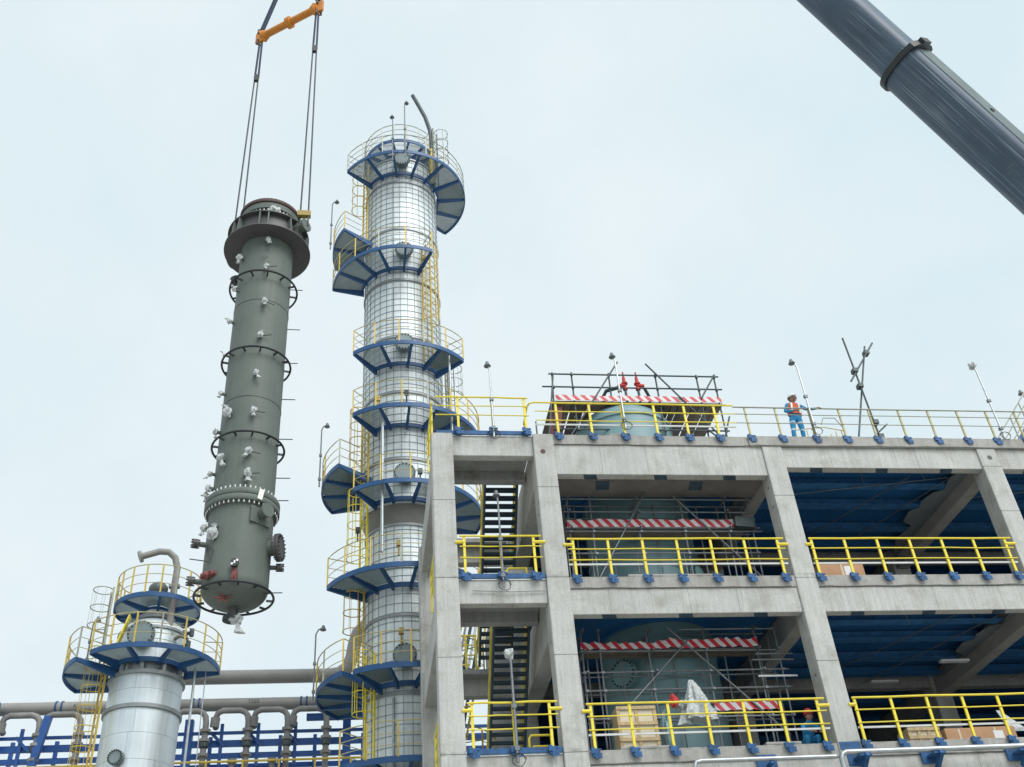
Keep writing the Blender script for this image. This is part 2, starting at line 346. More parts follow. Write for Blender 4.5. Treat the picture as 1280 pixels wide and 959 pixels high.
# front beams
def bm_(x0, x1, y0, y1, z0, z1, name='beam', m='concrete', b=.02): return bevel(MB().box(x0, x1, y0, y1, z0, z1).build(name, m, bld), b)
FRONT = {'BC': (18.53, 13.83, 8.85, 3.8), 'CD': (18.84, 13.83, 8.85, 3.8), 'DE': (18.84, 13.83, 8.85, 3.8)}
for a, b in (('B', 'C'), ('C', 'D'), ('D', 'E')):
    x0 = CX[a]+HW; x1 = CX[b]-HW
    for i, L in enumerate(LV):
        zb = FRONT[a+b][i]
        bm_(x0, x1, .07, .37, zb, L-.38)
        if i: bm_(x0, x1, .04, .60, L-.375, L-.002, 'slab_edge', 'slab_edge')
        # shutter joints
        j = MB(); n = 4
        for q in range(1, n):
            xx = x0+(x1-x0)*q/n+random.uniform(-.7, .7); j.box(xx, xx+.007, .068, .09, zb+.02, L-.40)
        j.build('shutter_joint', 'joint', bld)
        # blue paint overspray marks under the beam
        for q in range(3):
            j = MB(); xx = x0+(x1-x0)*(.12+.33*q); j.add([(xx, .08, zb-.003), (xx+.42, .08, zb-.003), (xx+.52, .36, zb-.003), (xx+.1, .36, zb-.003)], [(0, 1, 2, 3)])
            j.build('paint_mark', 'mark_blue', bld)
bm_(CX['B']+HW, CX['C']-HW-.4, .035, .6, 19.625, 19.998, 'slab_edge', 'slab_edge')
bm_(CX['C']-HW-.396, CX['E']+HW, -.025, .6, 19.625, 19.998, 'slab_edge', 'slab_edge')
for L, xs in ((15, ((5.5, 8.3),)), (10, ((4.6, 6.0), (8.6, 9.6))), (20, ((5.6, 6.3), (12.6, 15.0)))):
    for x0, x1 in xs: bm_(x0, x1, .06, .4, L+.002, L+.085, 'kerb', 'slab_edge')
# rough crack under the slab edge
for L in (20, 15, 10):
    pts = []; x = CX['B']+HW+.02
    while x < CX['E']-HW:
        pts.append((x, .036 if (L < 20 or x < 10.2) else -.03, L-.37+random.uniform(-.018, .018))); x += random.uniform(.15, .5)
    if L < 20: pts = [p for p in pts if not any(abs(p[0]-CX[k]) < HW+.03 for k in 'CD')]
    b = MB()
    for p, q in zip(pts[:-1], pts[1:]):
        if q[0]-p[0] < .6: b.beam(p, q, .012, .012+.012*random.random())
    b.build('crack', 'joint', bld)
# stair bay A-B
xa, xb = CX['A']+HW, CX['B']-HW
for L in LV:
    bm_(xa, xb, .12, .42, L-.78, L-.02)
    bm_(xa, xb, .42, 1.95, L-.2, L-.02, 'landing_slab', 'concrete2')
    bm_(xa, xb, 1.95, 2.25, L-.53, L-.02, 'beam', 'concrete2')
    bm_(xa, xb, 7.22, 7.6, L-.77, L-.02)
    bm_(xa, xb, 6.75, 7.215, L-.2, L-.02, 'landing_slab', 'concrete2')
    bm_(CX['A']-.25, CX['A']+.2, .667, 7.2, L-1.12, L-.01)                # left edge depth beam
    bm_(CX['B']-.28, CX['B']+.26, .667, 7.2, L-1.55, L-.01)
    bm_(-.02+CX['A']-.24, CX['A']-.05, .05, .66, L-.9, L-.03, 'corbel')
    MB().box(xa-.5 if L == 20 else xa+.02, xb-.02, .06, .13, L-.01, L+.13).build('edge_channel', 'bright_blue', bld)
    MB().box(xa+.02, xb-.02, .09, .118, L-.06, L-.012).build('edge_strip', 'galv', bld)
# depth beams, rear beams, decks of the main bays
for L in LV:
    for k in 'CDE':
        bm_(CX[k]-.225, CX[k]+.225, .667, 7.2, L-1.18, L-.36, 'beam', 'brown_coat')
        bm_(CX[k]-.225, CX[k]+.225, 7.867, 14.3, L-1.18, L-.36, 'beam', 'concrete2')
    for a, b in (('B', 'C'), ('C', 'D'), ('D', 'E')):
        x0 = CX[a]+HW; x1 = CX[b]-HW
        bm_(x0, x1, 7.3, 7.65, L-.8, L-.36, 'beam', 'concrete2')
        # ribbed deck: trapezoid ribs run front to back
        d = MB(); n = 44; xx0 = CX[a]+.27; xx1 = CX[b]-.23; st = (xx1-xx0)/n
        for y0, y1 in ((.605, 7.29), (7.66, 15.)):
            d.box(xx0, xx1, y0, y1, L-.34, L-.30)
            for q in range(n): d.box(xx0+q*st+.03, xx0+(q+.55)*st, y0, y1, L-.355, L-.342)
        d.build('ribbed_deck', 'deck_blue', bld)
        for yb, m_ in ((1.95, 'deck_blue_pale'), (3.3, 'deck_blue_pale'), (4.95, 'deck_blue_pale'), (6.3, 'deck_blue'), (9.2, 'deck_blue'), (11.4, 'deck_blue'), (13.3, 'deck_blue')):
            if a == 'B' and 1.9 < yb < 6: continue
            s = MB(); s.box(x0+.1, x1-.1, yb-.20, yb+.20, L-.70, L-.68); s.box(x0+.1, x1-.1, yb-.01, yb+.01, L-.675, L-.402)
            s.build('deck_beam', m_, bld)
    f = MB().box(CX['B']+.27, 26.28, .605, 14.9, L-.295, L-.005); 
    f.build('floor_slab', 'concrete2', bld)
bm_(CX['B']+.3, 26.3, 15.01, 15.2, 0, 19.6, 'added_rear_wall', 'concrete2')  # wall added to close the back so the bays stay dark
bm_(26.0, 26.25, .7, 15.0, 0, 19.58, 'added_end_wall', 'concrete2')  # unseen wall past the last bay, added to keep the interior dark
bm_(3.06, 3.25, 7.9, 15.0, 0, 19.58, 'added_side_wall', 'concrete2')  # added wall shutting side light out of the second row of bays
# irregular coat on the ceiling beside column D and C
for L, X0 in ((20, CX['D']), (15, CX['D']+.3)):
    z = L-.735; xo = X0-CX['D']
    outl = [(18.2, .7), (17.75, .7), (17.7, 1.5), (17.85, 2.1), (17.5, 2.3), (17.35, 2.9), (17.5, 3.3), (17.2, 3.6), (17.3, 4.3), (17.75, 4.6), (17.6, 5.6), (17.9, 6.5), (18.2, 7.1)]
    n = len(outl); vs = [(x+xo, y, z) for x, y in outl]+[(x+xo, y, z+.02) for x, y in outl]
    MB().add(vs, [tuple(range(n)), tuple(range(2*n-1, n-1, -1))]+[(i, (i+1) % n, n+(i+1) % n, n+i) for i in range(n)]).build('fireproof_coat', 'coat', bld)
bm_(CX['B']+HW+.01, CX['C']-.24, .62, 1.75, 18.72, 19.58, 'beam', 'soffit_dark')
for q in range(2):
    xx = 5.1+q*3.1; MB().add([(xx, .75, 18.717), (xx+.45, .75, 18.717), (xx+.55, 1.3, 18.717), (xx+.1, 1.3, 18.717)], [(0, 1, 2, 3)]).build('paint_mark', 'mark_blue', bld)
# hairline conduits under the decks
for L in (20, 15):
    for a in ('C', 'D'):
        x0 = CX[a]
        for pth in ([(x0+5.2, 1.2, L-.78), (x0+2.4, 6.6, L-.78)], [(x0+6.8, .8, L-.82), (x0+4.3, 6.8, L-.82)], [(x0+.5, 1.2 if L == 15 else 2.6, L-.76), (x0+6.6, 1.25, L-.76)], [(x0+3.3, 1, L-.4), (x0+3.4, 1, L-1.2)], [(x0+5.5, 1, L-.4), (x0+5.6, 1, L-1.0)]):
            MB().tube(pth, .016, 5).build('conduit', 'lampgrey', bld)
# tie holes and small patches on the columns
h = MB()
h.cyl((CX['B']-.05, -.004, 19.32), (CX['B']-.05, .05, 19.32), .085, n=9); h.build('tie_hole', 'red_brown', bld)
h = MB(); h.cyl((CX['D']+.03, -.004, 19.25), (CX['D']+.03, .05, 19.25), .09, n=7)
for k, z in (('C', 18.2), ('C', 17.5), ('C', 12.0), ('B', 17.2), ('B', 13.1), ('B', 11.7)):
    h.cyl((CX[k]-HW-.004, .3, z), (CX[k]-HW+.05, .3, z), .045, n=7)
h.build('tie_hole', 'joint', bld)
# ceiling light battens in bay D-E
for x, y, z in ((18.9, 2.2, 14.0), (17.2, 3.9, 13.75), (15.9, 6.4, 14.05)):
    b = MB().box(x-.5, x+.5, y-.09, y+.09, z, z+.07); b.build('batten_light', 'white', bld)

# ------------------------------------------------------------------ guard railings
def mesh_of(fn, name, m, smooth=False):
    b = MB(); fn(b); return b.mesh(name, m, smooth)
post_me = mesh_of(lambda b: (b.box(-.036, .036, -.026, .026, -.05, 1.19)), 'post', 'yellow')
M['rail_pale'] = mat('weathered_yellow', (.46, .41, .20), .55, 0, .2, 4.)
thin_me = mesh_of(lambda b: (b.box(-.028, .028, -.028, .028, -.05, 1.14)), 'post', 'rail_pale')
def brk(b):
    b.tube([(0, -.05, -.12), (0, .03, -.12)], .115, 6); b.box(-.14, .14, -.045, .02, -.03, .012); b.box(-.04, .04, -.07, -.045, -.25, -.02); b.box(-.13, -.03, -.075, -.046, -.12, .03); b.box(.05, .15, -.06, -.046, -.24, -.10)
brk_me = mesh_of(brk, 'bracket', 'bright_blue')
RG = 'yellow guard railings along the concrete floors'
def railing(label, x0, x1, L, posts, y=0.0, m='yellow', me=post_me, white=True, stubs=True, h=1.2, brackets=True, thin=False):
    t = thing('guard_railing', label, 'railing', ((x0+x1)/2, y, L), RG)
    for xp in posts:
        inst('post', me, t, (xp, y, L))
        if brackets: inst('bracket', brk_me, t, (xp, y-.01, L), (0, 0, random.uniform(-.08, .08)))
    rr = .019 if thin else .023
    wob = lambda: random.uniform(-.012, .012)
    def wl(z): return [(x0+(x1-x0)*i/6, y-.035, z+(wob() if 0 < i < 6 else 0)) for i in range(7)]
    MB().tube(wl(L+h), rr+.006, 6).build('top_rail', m, t, True)
    MB().tube(wl(L+.86), rr*.8, 6).build('mid_rail', m, t, True)
    MB().tube(wl(L+.50), rr*.8, 6).build('mid_rail', m, t, True)
    if white: MB().beam((x0, y+.06, L+.40), (x1, y+.06, L+.40), .04, .05).build('pale_rail', 'white', t)
    if stubs:
        MB().cyl((x0-.12, y, L+1.02), (posts[0], y, L+1.02), .05, n=8).build('wall_stub', m, t, True); MB().cyl((posts[-1], y, L+1.02), (x1+.12, y, L+1.02), .05, n=8).build('wall_stub', m, t, True)
    return t
railing('yellow railing at the roof corner above the stair bay, lamp post clipped to its middle', .0, 3.0, 20.16, [.72, 1.82, 2.88], stubs=False, white=False)
rt = railing('bright yellow roof railing with rounded end, in front of the dome and scaffold', 3.2, 9.9, 20, [3.91, 5.01, 6.09, 7.18, 8.21, 9.24], stubs=False)
MB().tube([(3.2, -.035, 21.2), (3.05, -.02, 21.17), (2.98, .1, 21.1), (2.98, .9, 20.98), (3.1, 1.1, 20.9), (3.2, 1.1, 20.6), (3.2, 1.1, 20.0)], .03, 8).build('end_return', 'yellow', rt, True)
MB().tube([(2.98, .5, 20.0), (2.98, .5, 21.05)], .03, 6).build('end_post', 'yellow', rt, True)
railing('pale thin roof railing along the right part of the roof, in front of the worker', 9.9, 25.9, 20, [9.31+1.0, 10.37+1.0]+[11.47+i*1.073 for i in range(1, 14)], m='rail_grey', me=thin_me, stubs=False, white=False, h=1.14, thin=True)
railing('yellow railing of the stair bay on the upper floor, under the corner roof beam', xa+.06, xb-.06, 15.1, [.72, 1.79, 2.77], white=False)
railing('yellow railing of the stair bay on the lower floor, bottom edge of view', xa+.06, xb-.06, 10.1, [.71, 1.80, 2.78], white=False)
P7 = lambda a, b: [a+(b-a)*i/6 for i in range(7)]
railing('yellow railing before the vessel and scaffold on the upper floor', CX['B']+HW+.05, CX['C']-HW-.1, 15, P7(3.95, 10.29))
railing('yellow railing on the upper floor with a cardboard box behind, right bay', CX['C']+HW+.05, CX['D']-HW-.1, 15, P7(11.39, 17.8))
railing('yellow railing on the upper floor at the right edge of view, beyond the last column', CX['D']+HW+.05, CX['E']-HW-.1, 15, P7(18.95, 25.3))
railing('yellow railing on the lower floor before the wooden crate and white plastic bag', CX['B']+HW+.05, CX['C']-HW-.1, 10, P7(3.9, 10.27))
railing('yellow railing on the lower floor with cardboard cartons behind, bottom right', CX['C']+HW+.05, CX['D']-HW-.1, 10, P7(11.38, 17.8))
# railings on the left side of the building seen end-on
for L, lab in ((20.0, 'yellow railing seen end-on down the left side of the roof'), (15.0, 'yellow railing seen end-on down the left side of the upper floor'), (10.0, 'yellow railing seen end-on down the left side of the lower floor')):
    t = thing('guard_railing', lab, 'railing', (-.2, 3.5, L), RG)
    for i in range(3): inst('post', post_me, t, (-.10, .25+i*1.0, L), (0, 0, PI/2))
    for z, r in ((1.2, .033), (.86, .022), (.5, .022)): MB().tube([(-.10, .05, L+z), (-.10, 2.4, L+z)], r, 6).build('top_rail' if z == 1.2 else 'mid_rail', 'yellow', t, True)
# railing at the far side of the stair opening
for L, lab in ((15, 'yellow inner railing behind the stair on the upper floor'), (10, 'yellow inner railing behind the stair on the lower floor')):
    t = thing('guard_railing', lab, 'railing', (1.2, 6.8, L), RG)
    for i in range(4): inst('post', post_me, t, (.7+i*.33, 6.8, L))
    for z, r in ((1.2, .033), (.86, .022), (.5, .022)): MB().tube([(.55, 6.8, L+z), (1.75, 6.8, L+z)], r, 6).build('top_rail' if z == 1.2 else 'mid_rail', 'yellow', t, True)

# ------------------------------------------------------------------ stairs in the stair bay
tread_me = mesh_of(lambda b: (b.box(-.50, .50, -.14, .14, -.02, .02), b.box(-.50, .50, -.145, -.13, -.07, .02)), 'tread', 'stair_blue')
for L, lab in ((20, 'dark blue open steel stair climbing to the roof in the left bay'), (15, 'dark blue open steel stair climbing to the upper floor, yellow handrails showing through its treads')):
    z1 = L-.05; z0 = L-5+.1; y1 = 2.35; y0 = 6.75; X = 2.33
    t = thing('steel_stair', lab, 'stair', (X, y0, L-5))
    for s in (-1, 1): MB().beam((X+s*.54, y1-.05, z1), (X+s*.54, y0, z0), .06, .28).build('stringer', 'stair_blue', t)
    n = 24
    for i in range(1, n):
        q = i/n; inst('tread', tread_me, t, (X, y1+(y0-y1)*q, z1+(z0-z1)*q))
    for s in (-1, 1):
        hr = MB(); up = Vector((0, 0, .95)); a = Vector((X+s*.54, y1, z1)); b = Vector((X+s*.54, y0, z0))
        hr.tube([a+up, b+up], .028, 6); hr.tube([a+up*.5, b+up*.5], .02, 6)
        hr.build('handrail', 'yellow', t, True)
        for i in range(6): q = i/5; c = a+(b-a)*q; MB().cyl(c, c+up, .028, n=6).build('baluster', 'rail_yellow' if s < 0 else 'yellow', t, True)
# kick plate with label panels behind the treads of the second flight are not readable; grey mesh screen on the upper floor
t = thing('mesh_screen', 'grey wire mesh screen behind the stair bay railing of the upper floor', 'screen', (2.35, 1.3, 15))
MB().box(1.98, 2.92, 1.28, 1.31, 15.9, 15.95).build('frame', 'lampgrey', t); MB().box(1.98, 2.02, 1.28, 1.31, 15.15, 15.895).build('frame', 'lampgrey', t); MB().box(2.88, 2.92, 1.28, 1.31, 15.15, 15.895).build('frame', 'lampgrey', t)
b = MB()
for i in range(34): x = 2.03+i*.025; b.box(x, x+.012, 1.29, 1.30, 15.15, 15.89)
for i in range(24): z = 15.16+i*.031; b.box(2.02, 2.88, 1.301, 1.309, z, z+.014)
b.build('wire_mesh', 'band', t, stuff=True)
for L, x, lab in ((15, 2.35, 'yellow hooped gate behind the railing of the upper stair bay'), (10, 2.62, 'yellow hooped gate behind the railing of the lower stair bay')):
    t = thing('hoop_gate', lab, 'gate', (x, .9, L))
    for i, (dz, w_) in enumerate(((.62, .0), (.32, .05))):
        MB().tube([(x-.3+w_, .9, L), (x-.3+w_, .9, L+dz+.1-.08), (x-.24+w_, .9, L+dz+.1), (x+.3, .9, L+dz+.1)], .03, 6).build('hoop', 'yellow', t, True)
    MB().cyl((x+.3, .9, L), (x+.3, .9, L+.75), .03, n=6).build('upright', 'yellow', t, True)

# ------------------------------------------------------------------ vessel inside bay B-C and dome above the roof
VX, VY, VR = 7.2, 4.0, 1.8
t = thing('process_vessel', 'pale green domed vessel standing through the floors of the scaffolded bay', 'vessel', (VX, VY, 10))
b = MB(); b.lathe([(VR, 9.0), (VR, 22.5)], VX, VY, 64); b.lathe([(VR*math.cos(a), 22.5+1.0*math.sin(a)) for a in [i*PI/2/10 for i in range(11)]], VX, VY, 64); b.build('shell', 'vessel', t, True)
for L in (15, 20): MB().lathe([(VR+.01, L-.46), (VR+.14, L-.46), (VR+.14, L-.31), (VR+.01, L-.31)], VX, VY, 48, 0, 2*PI, True).build('opening_collar', 'deck_blue', bld)
for z in (12.0, 13.9, 17.2, 22.45):
    MB().lathe([(VR, z), (VR+.05, z), (VR+.05, z+.12), (VR, z+.12)], VX, VY, 64).build('girth_ring', 'vessel', t)
def manway(parent, c, d, r, ln, m='vessel', mb='black', nb=20, name='manway'):
    c = Vector(c); d = Vector(d).normalized(); a, b_, _ = basis(d)
    k = MB(); k.cyl(c, c+d*ln, r*.78, n=24); o = k.build(name, m, parent, True)
    f = MB(); f.cyl(c+d*ln, c+d*(ln+.06), r, n=28); f.cyl(c+d*(ln+.075), c+d*(ln+.14), r*.985, n=28); f.build('flange', m, o, True)
    q = MB()
    for i in range(nb):
        an = 2*PI*i/nb; p = c+(a*math.cos(an)+b_*math.sin(an))*r*.9
        q.cyl(p+d*(ln-.05), p+d*(ln+.19), .028*max(1, r/.45), n=5)
    q.build('flange_bolts', mb, o, stuff=True); return o
th = math.radians(-90-48); manway(t, (VX+VR*math.cos(th), VY+VR*math.sin(th), 13.05), (math.cos(th), math.sin(th), 0), .44, .22, 'vessel', 'black')
th = math.radians(-90+35); manway(t, (VX+VR*math.cos(th), VY+VR*math.sin(th), 16.2), (math.cos(th), math.sin(th), 0), .3, .25, 'vessel', 'black')
MB().tube([(6.4, 3.0, 23.2), (6.4, 3.0, 23.7), (6.5, 2.8, 23.85), (7.0, 2.6, 23.9)], .07, 10).build('nozzle_pipe', 'scaf_dark', t, True); MB().tube([(8.1, 3.0, 23.2), (8.1, 2.8, 23.6), (7.9, 2.6, 23.85)], .06, 10).build('nozzle_pipe', 'scaf_dark', t, True)
for x in (7.14, 7.62):
    v = thing('relief_valve', 'red relief valve on a pipe above the dome, %s of the pair' % ('left' if x < 7.4 else 'right'), 'valve', (x, 2.5, 23.8), 'red relief valves above the dome')
    MB().lathe([(.0, 23.7), (.09, 23.7), (.09, 23.77), (.05, 23.79), (.07, 23.92), (.12, 23.95), (.12, 24.0), (.07, 24.02), (.055, 24.26), (.03, 24.3), (.03, 24.5), (0, 24.52)], x, 2.5, 14).build('body', 'red', v, True)
    MB().cyl((x, 2.5, 23.9), (x+.24*(1 if x > 7.4 else -1), 2.5, 23.87), .08, n=10).build('outlet', 'red', v, True)
    MB().lathe([(.05, 23.0), (.05, 23.7)], x, 2.5, 10).build('inlet_pipe', 'scaf_dark', v, True)

# ------------------------------------------------------------------ scaffolds
def scaffold(label, loc, verts, horiz, diag, y0, y1, m, r=.028, tr=True):
    t = thing('scaffold', label, 'scaffold', loc, 'tube scaffolds round the vessel')
    for (a, b) in verts:
        MB().cyl((a[0], y0, a[1]), (b[0], y0, b[1]), r, n=7).build('standard', m, t, True)
    for (x, z0, z1) in [(v[1][0], v[1][1], v[0][1]) for v in verts]:
        MB().cyl((x+.05, y1, z0), (x+.05, y1, z1), r, n=7).build('standard', m, t, True)
    for (a, b) in horiz:
        MB().cyl((a[0], y0-.05, a[1]), (b[0], y0-.05, b[1]), r, n=7).build('ledger', m, t, True)
    if tr:
        for (a, b) in horiz: MB().cyl((a[0]+.1, y1, a[1]+.12), (b[0]-.1, y1, b[1]+.12), r*.9, n=6).build('ledger', m, t, True)
        for i in range(len(verts)-1):
            x = (verts[i][1][0]+verts[i+1][1][0])/2; MB().cyl((x, y1-.05, verts[i][1][1]), (x+.03, y1-.05, verts[i][0][1]), r*.9, n=6).build('standard', m, t, True)
    for (x, z) in [(v[1][0], h[0][1]-.05) for v in verts[::2] for h in horiz[:3] if tr]:
        MB().cyl((x+.08, y0-.3, z), (x+.08, y1+.2, z), r, n=7).build('transom', m, t, True)
    for (a, b) in diag:
        MB().cyl((a[0], y0-.1, a[1]), (b[0], y0-.1, b[1]), r, n=7).build('brace', m, t, True)
    c = MB()
    for v in verts:
        for h_ in horiz: c.box(v[0][0]-.04, v[0][0]+.04, y0-.08, y0+.03, h_[0][1]-.035, h_[0][1]+.035)
    c.build('couplers', m, t, stuff=True)
    return t
def banner(t, x0, x1, z0, z1, y, sag=.03, seed=1):
    rnd = random.Random(seed); n = 26; vs = []; fs = []
    for i in range(n+1):
        x = x0+(x1-x0)*i/n; q = rnd.uniform(-sag, sag); yy = y+rnd.uniform(-.02, .02)
        for k in range(2): vs += [(x, yy+k*.012, z0+q*.6), (x, yy+k*.012+.02, z1+q)]
    for i in range(n):
        a = 4*i; fs += [(a, a+4, a+5, a+1), (a+3, a+7, a+6, a+2), (a+1, a+5, a+7, a+3), (a+2, a+6, a+4, a)]
    MB().add(vs, fs).build('striped_tape', 'stripe', t)
s3 = scaffold('grey tube scaffold with red and white tape on the upper floor', (7, 1.6, 15),
    [((4.27, 18.6), (4.19, 15)), ((5.01, 18.6), (4.95, 15)), ((6.55, 18.6), (6.42, 15)), ((8.0, 18.55), (7.99, 15)), ((9.5, 18.55), (9.38, 15)), ((10.28, 18.55), (10.24, 15))],
    [((4.1, 18.46), (10.5, 18.44)), ((4.1, 17.99), (10.5, 17.97)), ((4.1, 17.41), (10.5, 17.4)), ((4.1, 17.28), (10.55, 17.27)), ((4.1, 16.5), (10.3, 16.5))],
    [((7.1, 19.1), (4.9, 15.5)), ((7.77, 18.55), (10.2, 15.6))], 1.5, 2.1, 'scaf')
banner(s3, 4.16, 9.7, 17.42, 17.70, 1.42, .04, 3)
for i in range(3): MB().box(4.2, 9.6, 1.52+i*.2, 1.70+i*.2, 17.43, 17.47).build('plank', 'plank', s3)
MB().beam((9.65, 1.4, 17.55), (10.3, 1.4, 17.5), .3, .35).build('grey_sheet', 'scaf_dark', s3)
s2 = scaffold('grey tube scaffold with two red and white tapes on the lower floor', (7, 1.6, 10),
    [((4.2, 13.9), (4.15, 10)), ((4.73, 13.9), (4.68, 10)), ((6.18, 14.0), (6.19, 10)), ((7.95, 13.97), (7.88, 10)), ((9.54, 14.1), (9.43, 10)), ((10.18, 13.94), (10.12, 10))],
    [((7.2, 13.95), (10.15, 13.94)), ((4.1, 13.31), (10.1, 13.26)), ((4.1, 12.66), (10.35, 12.66)), ((4.15, 12.12), (10.32, 12.12)), ((4.15, 11.3), (10.2, 11.28))],
    [((7.46, 13.64), (5.3, 11.6)), ((6.84, 14.0), (9.9, 10.7))], 1.5, 2.1, 'scaf')
banner(s2, 4.14, 6.5, 13.36, 13.56, 1.42, .04, 5); banner(s2, 6.5, 9.55, 13.37, 13.64, 1.41, .05, 8); banner(s2, 7.86, 9.75, 11.46, 11.70, 1.42, .03, 6)
for i in range(3): MB().box(4.2, 9.6, 1.52+i*.2, 1.70+i*.2, 13.34, 13.38).build('plank', 'plank', s2)
for z, xq in ((12.9, 9.2), (12.4, 9.3), (13.08, 9.35)): MB().cyl((xq, 1.3, z), (10.5, 1.32, z), .03, n=7).build('loose_tube', 'white' if z == 12.4 else 'scaf', s2, True)
sr = scaffold('dark tube scaffold with plank deck and striped tape around the roof dome', (7.4, 3, 20),
    [((4.5, 24.42), (4.3, 20)), ((5.21, 24.44), (5.17, 20)), ((6.6, 24.44), (6.5, 20)), ((8.35, 24.44), (8.33, 20)), ((9.92, 24.44), (9.88, 20)), ((10.59, 24.44), (10.56, 20))],
    [((4.35, 24.32), (10.75, 24.34)), ((4.07, 23.74), (10.78, 23.75)), ((4.3, 23.02), (10.8, 23.04)), ((4.3, 21.9), (10.7, 21.9))],
    [((6.98, 24.9), (4.9, 21.6)), ((8.03, 24.84), (10.4, 21.5)), ((10.6, 24.4), (9.9, 23.3)), ((4.1, 21.4), (4.5, 24.2)), ((10.3, 21.2), (10.8, 22.5)), ((9.9, 21.9), (10.8, 20.9))], 2.5, 5.6, 'scaf_dark', .032, False)
banner(sr, 4.52, 10.66, 23.14, 23.38, 2.42, .02, 12)
pl = mesh_of(lambda b: b.box(-.11, .11, 2.62, 5.7, 23.07, 23.12), 'plank', 'plank')
for i in range(24):
    x = 4.45+i*.262
    if 6.0 < x < 8.6: continue
    inst('plank', pl, sr, (x, 0, random.uniform(-.01, .01)), (0, 0, random.uniform(-.004, .004)))
plx = mesh_of(lambda b: b.box(4.4, 10.7, -.10, .10, 23.125, 23.17), 'plank', 'plank')
for i in range(3): inst('plank', plx, sr, (0, 2.62+i*.22, 0))
MB().add([(4.3, 2.55, 22.9), (4.75, 2.55, 22.95), (4.6, 2.6, 22.0), (4.25, 2.6, 21.5), (4.3, 2.75, 22.9), (4.75, 2.75, 22.95), (4.6, 2.8, 22.0), (4.25, 2.8, 21.5)], [(3, 2, 1, 0), (4, 5, 6, 7), (0, 1, 5, 4), (1, 2, 6, 5), (2, 3, 7, 6), (3, 0, 4, 7)]).build('hanging_sheet', 'pink', sr)
# loose scaffold tubes standing crossed on the roof
t = thing('scaffold_tripod', 'three dark scaffold tubes clamped crosswise and standing on the roof beside the worker', 'scaffold', (15.3, 1, 20))
for a, b in (((15.28, 1.0, 25.15), (15.45, 1.0, 20.02)), ((16.11, 1.1, 24.86), (14.46, 1.1, 20.02)), ((16.33, .9, 24.87), (15.02, .95, 23.09))):
    MB().cyl(a, b, .034, n=7).build('tube', 'scaf_dark', t, True)
c = MB()
for p in ((15.32, 1.0, 23.6), (15.36, 1.05, 22.95), (16.0, 1.0, 24.45), (15.42, .98, 21.3), (15.44, .98, 20.7)): c.box(p[0]-.09, p[0]+.09, p[1]-.12, p[1]+.12, p[2]-.08, p[2]+.08)
c.build('clamps', 'scaf_dark', t, stuff=True)
MB().cyl((15.2, .9, 20.7), (15.8, .9, 21.2), .03, n=7).build('tube', 'scaf_dark', t, True)
# yellow caged ladder head on the roof behind the worker
t = thing('ladder_hood', 'small pale yellow safety cage of a ladder head on the roof behind the worker', 'cage', (14.2, 2.5, 20))
for i in range(9):
    x = 13.2+i*.22; MB().tube([(x, 2.5, 20), (x, 2.5, 21.9+.12*math.sin(i))], .018, 5).build('bar', 'rail_yellow', t, True)
for z in (20.8, 21.4, 22.0): MB().tube([(13.1, 2.5, z), (14.3, 2.45, z+.12), (15.1, 2.5, z)], .018, 5).build('hoop', 'rail_yellow', t, True)
MB().tube([(14.2, 2.4, 22.2), (14.35, 2.4, 22.5), (14.8, 2.4, 22.5), (15.0, 2.4, 22.1), (15.0, 2.4, 20)], .018, 5).build('hoop', 'rail_grey', t, True)
# stair hood at the right end of the roof
t = thing('roof_stair_hood', 'blue stair head with pale handrails at the right edge of the roof', 'stair', (22, 2, 20))
MB().beam((20.6, 2, 20.2), (23.6, 2, 23.6), .1, .35).build('stringer', 'steel_blue', t)
for dz in (.45, .85, 1.2): MB().cyl((20.6, 1.9, 20.2+dz), (23.6, 1.9, 23.6+dz), .025, n=6).build('handrail', 'rail_grey', t, True)
for i in range(5): x = 20.8+i*.6; MB().cyl((x, 1.9, 20.4+(x-20.8)*1.13), (x, 1.9, 21.6+(x-20.8)*1.13), .025, n=6).build('baluster', 'rail_grey', t, True)

# ------------------------------------------------------------------ lamp posts
LG = 'slim lamp posts on the building and towers'
def lamp(label, x, y, z0, z1, dx=-.25, head='lampgrey', pole='galv', wrapped=False, r=.028, base=None):
    t = thing('lamp_post', label, 'lamp post', (x, y, z0), LG)
    MB().tube([(x, y, z0), (x, y, z1-.25), (x+dx*.25, y, z1-.08), (x+dx*.6, y, z1)], [r*1.15, r, r, r*.9], 7).build('pole', pole, t, True)
    hx = x+dx*.75
    if wrapped: crumple((hx, y, z1), (.13, .12, .14), int(x*100)).build('wrapped_head', 'plastic', t)
    else:
        b = MB(); b.lathe([(0, z1+.10), (.05, z1+.09), (.07, z1+.01), (.12, z1-.08), (.11, z1-.095), (0, z1-.10)], hx, y, 12); b.build('lamp_head', head, t, True)
    c = MB(); 
    for q in (.12, .5): zz = z0+(z1-z0)*q; c.box(x-.06, x+.06, y-.05, y+.05, zz-.05, zz+.05)
    c.build('clamp', 'lampgrey', t)
    if y < .1 and x > 0:
        rq = random.Random(int(x*10)); n = 14; MB().tube([(x+.02+(.16+.05*rq.random())*math.cos(2*PI*i/n*1.6), y-.06-.01*i/n, z0+.05+(.14+.04*rq.random())*math.sin(2*PI*i/n*1.6)) for i in range(n)], .012, 5).build('cable_loop', 'black', t, True)
    return t
lamp('grey lamp post with bell head on the roof railing above the stair bay', 1.82, -.08, 19.8, 22.7, -.08)
lamp('lamp post with wrapped head standing before the roof scaffold', 6.12, -.08, 20.2, 23.2, -.1, wrapped=False)
lamp('lamp post with drooping head beside the worker on the roof', 12.56, -.08, 20.1, 23.1, -.2)
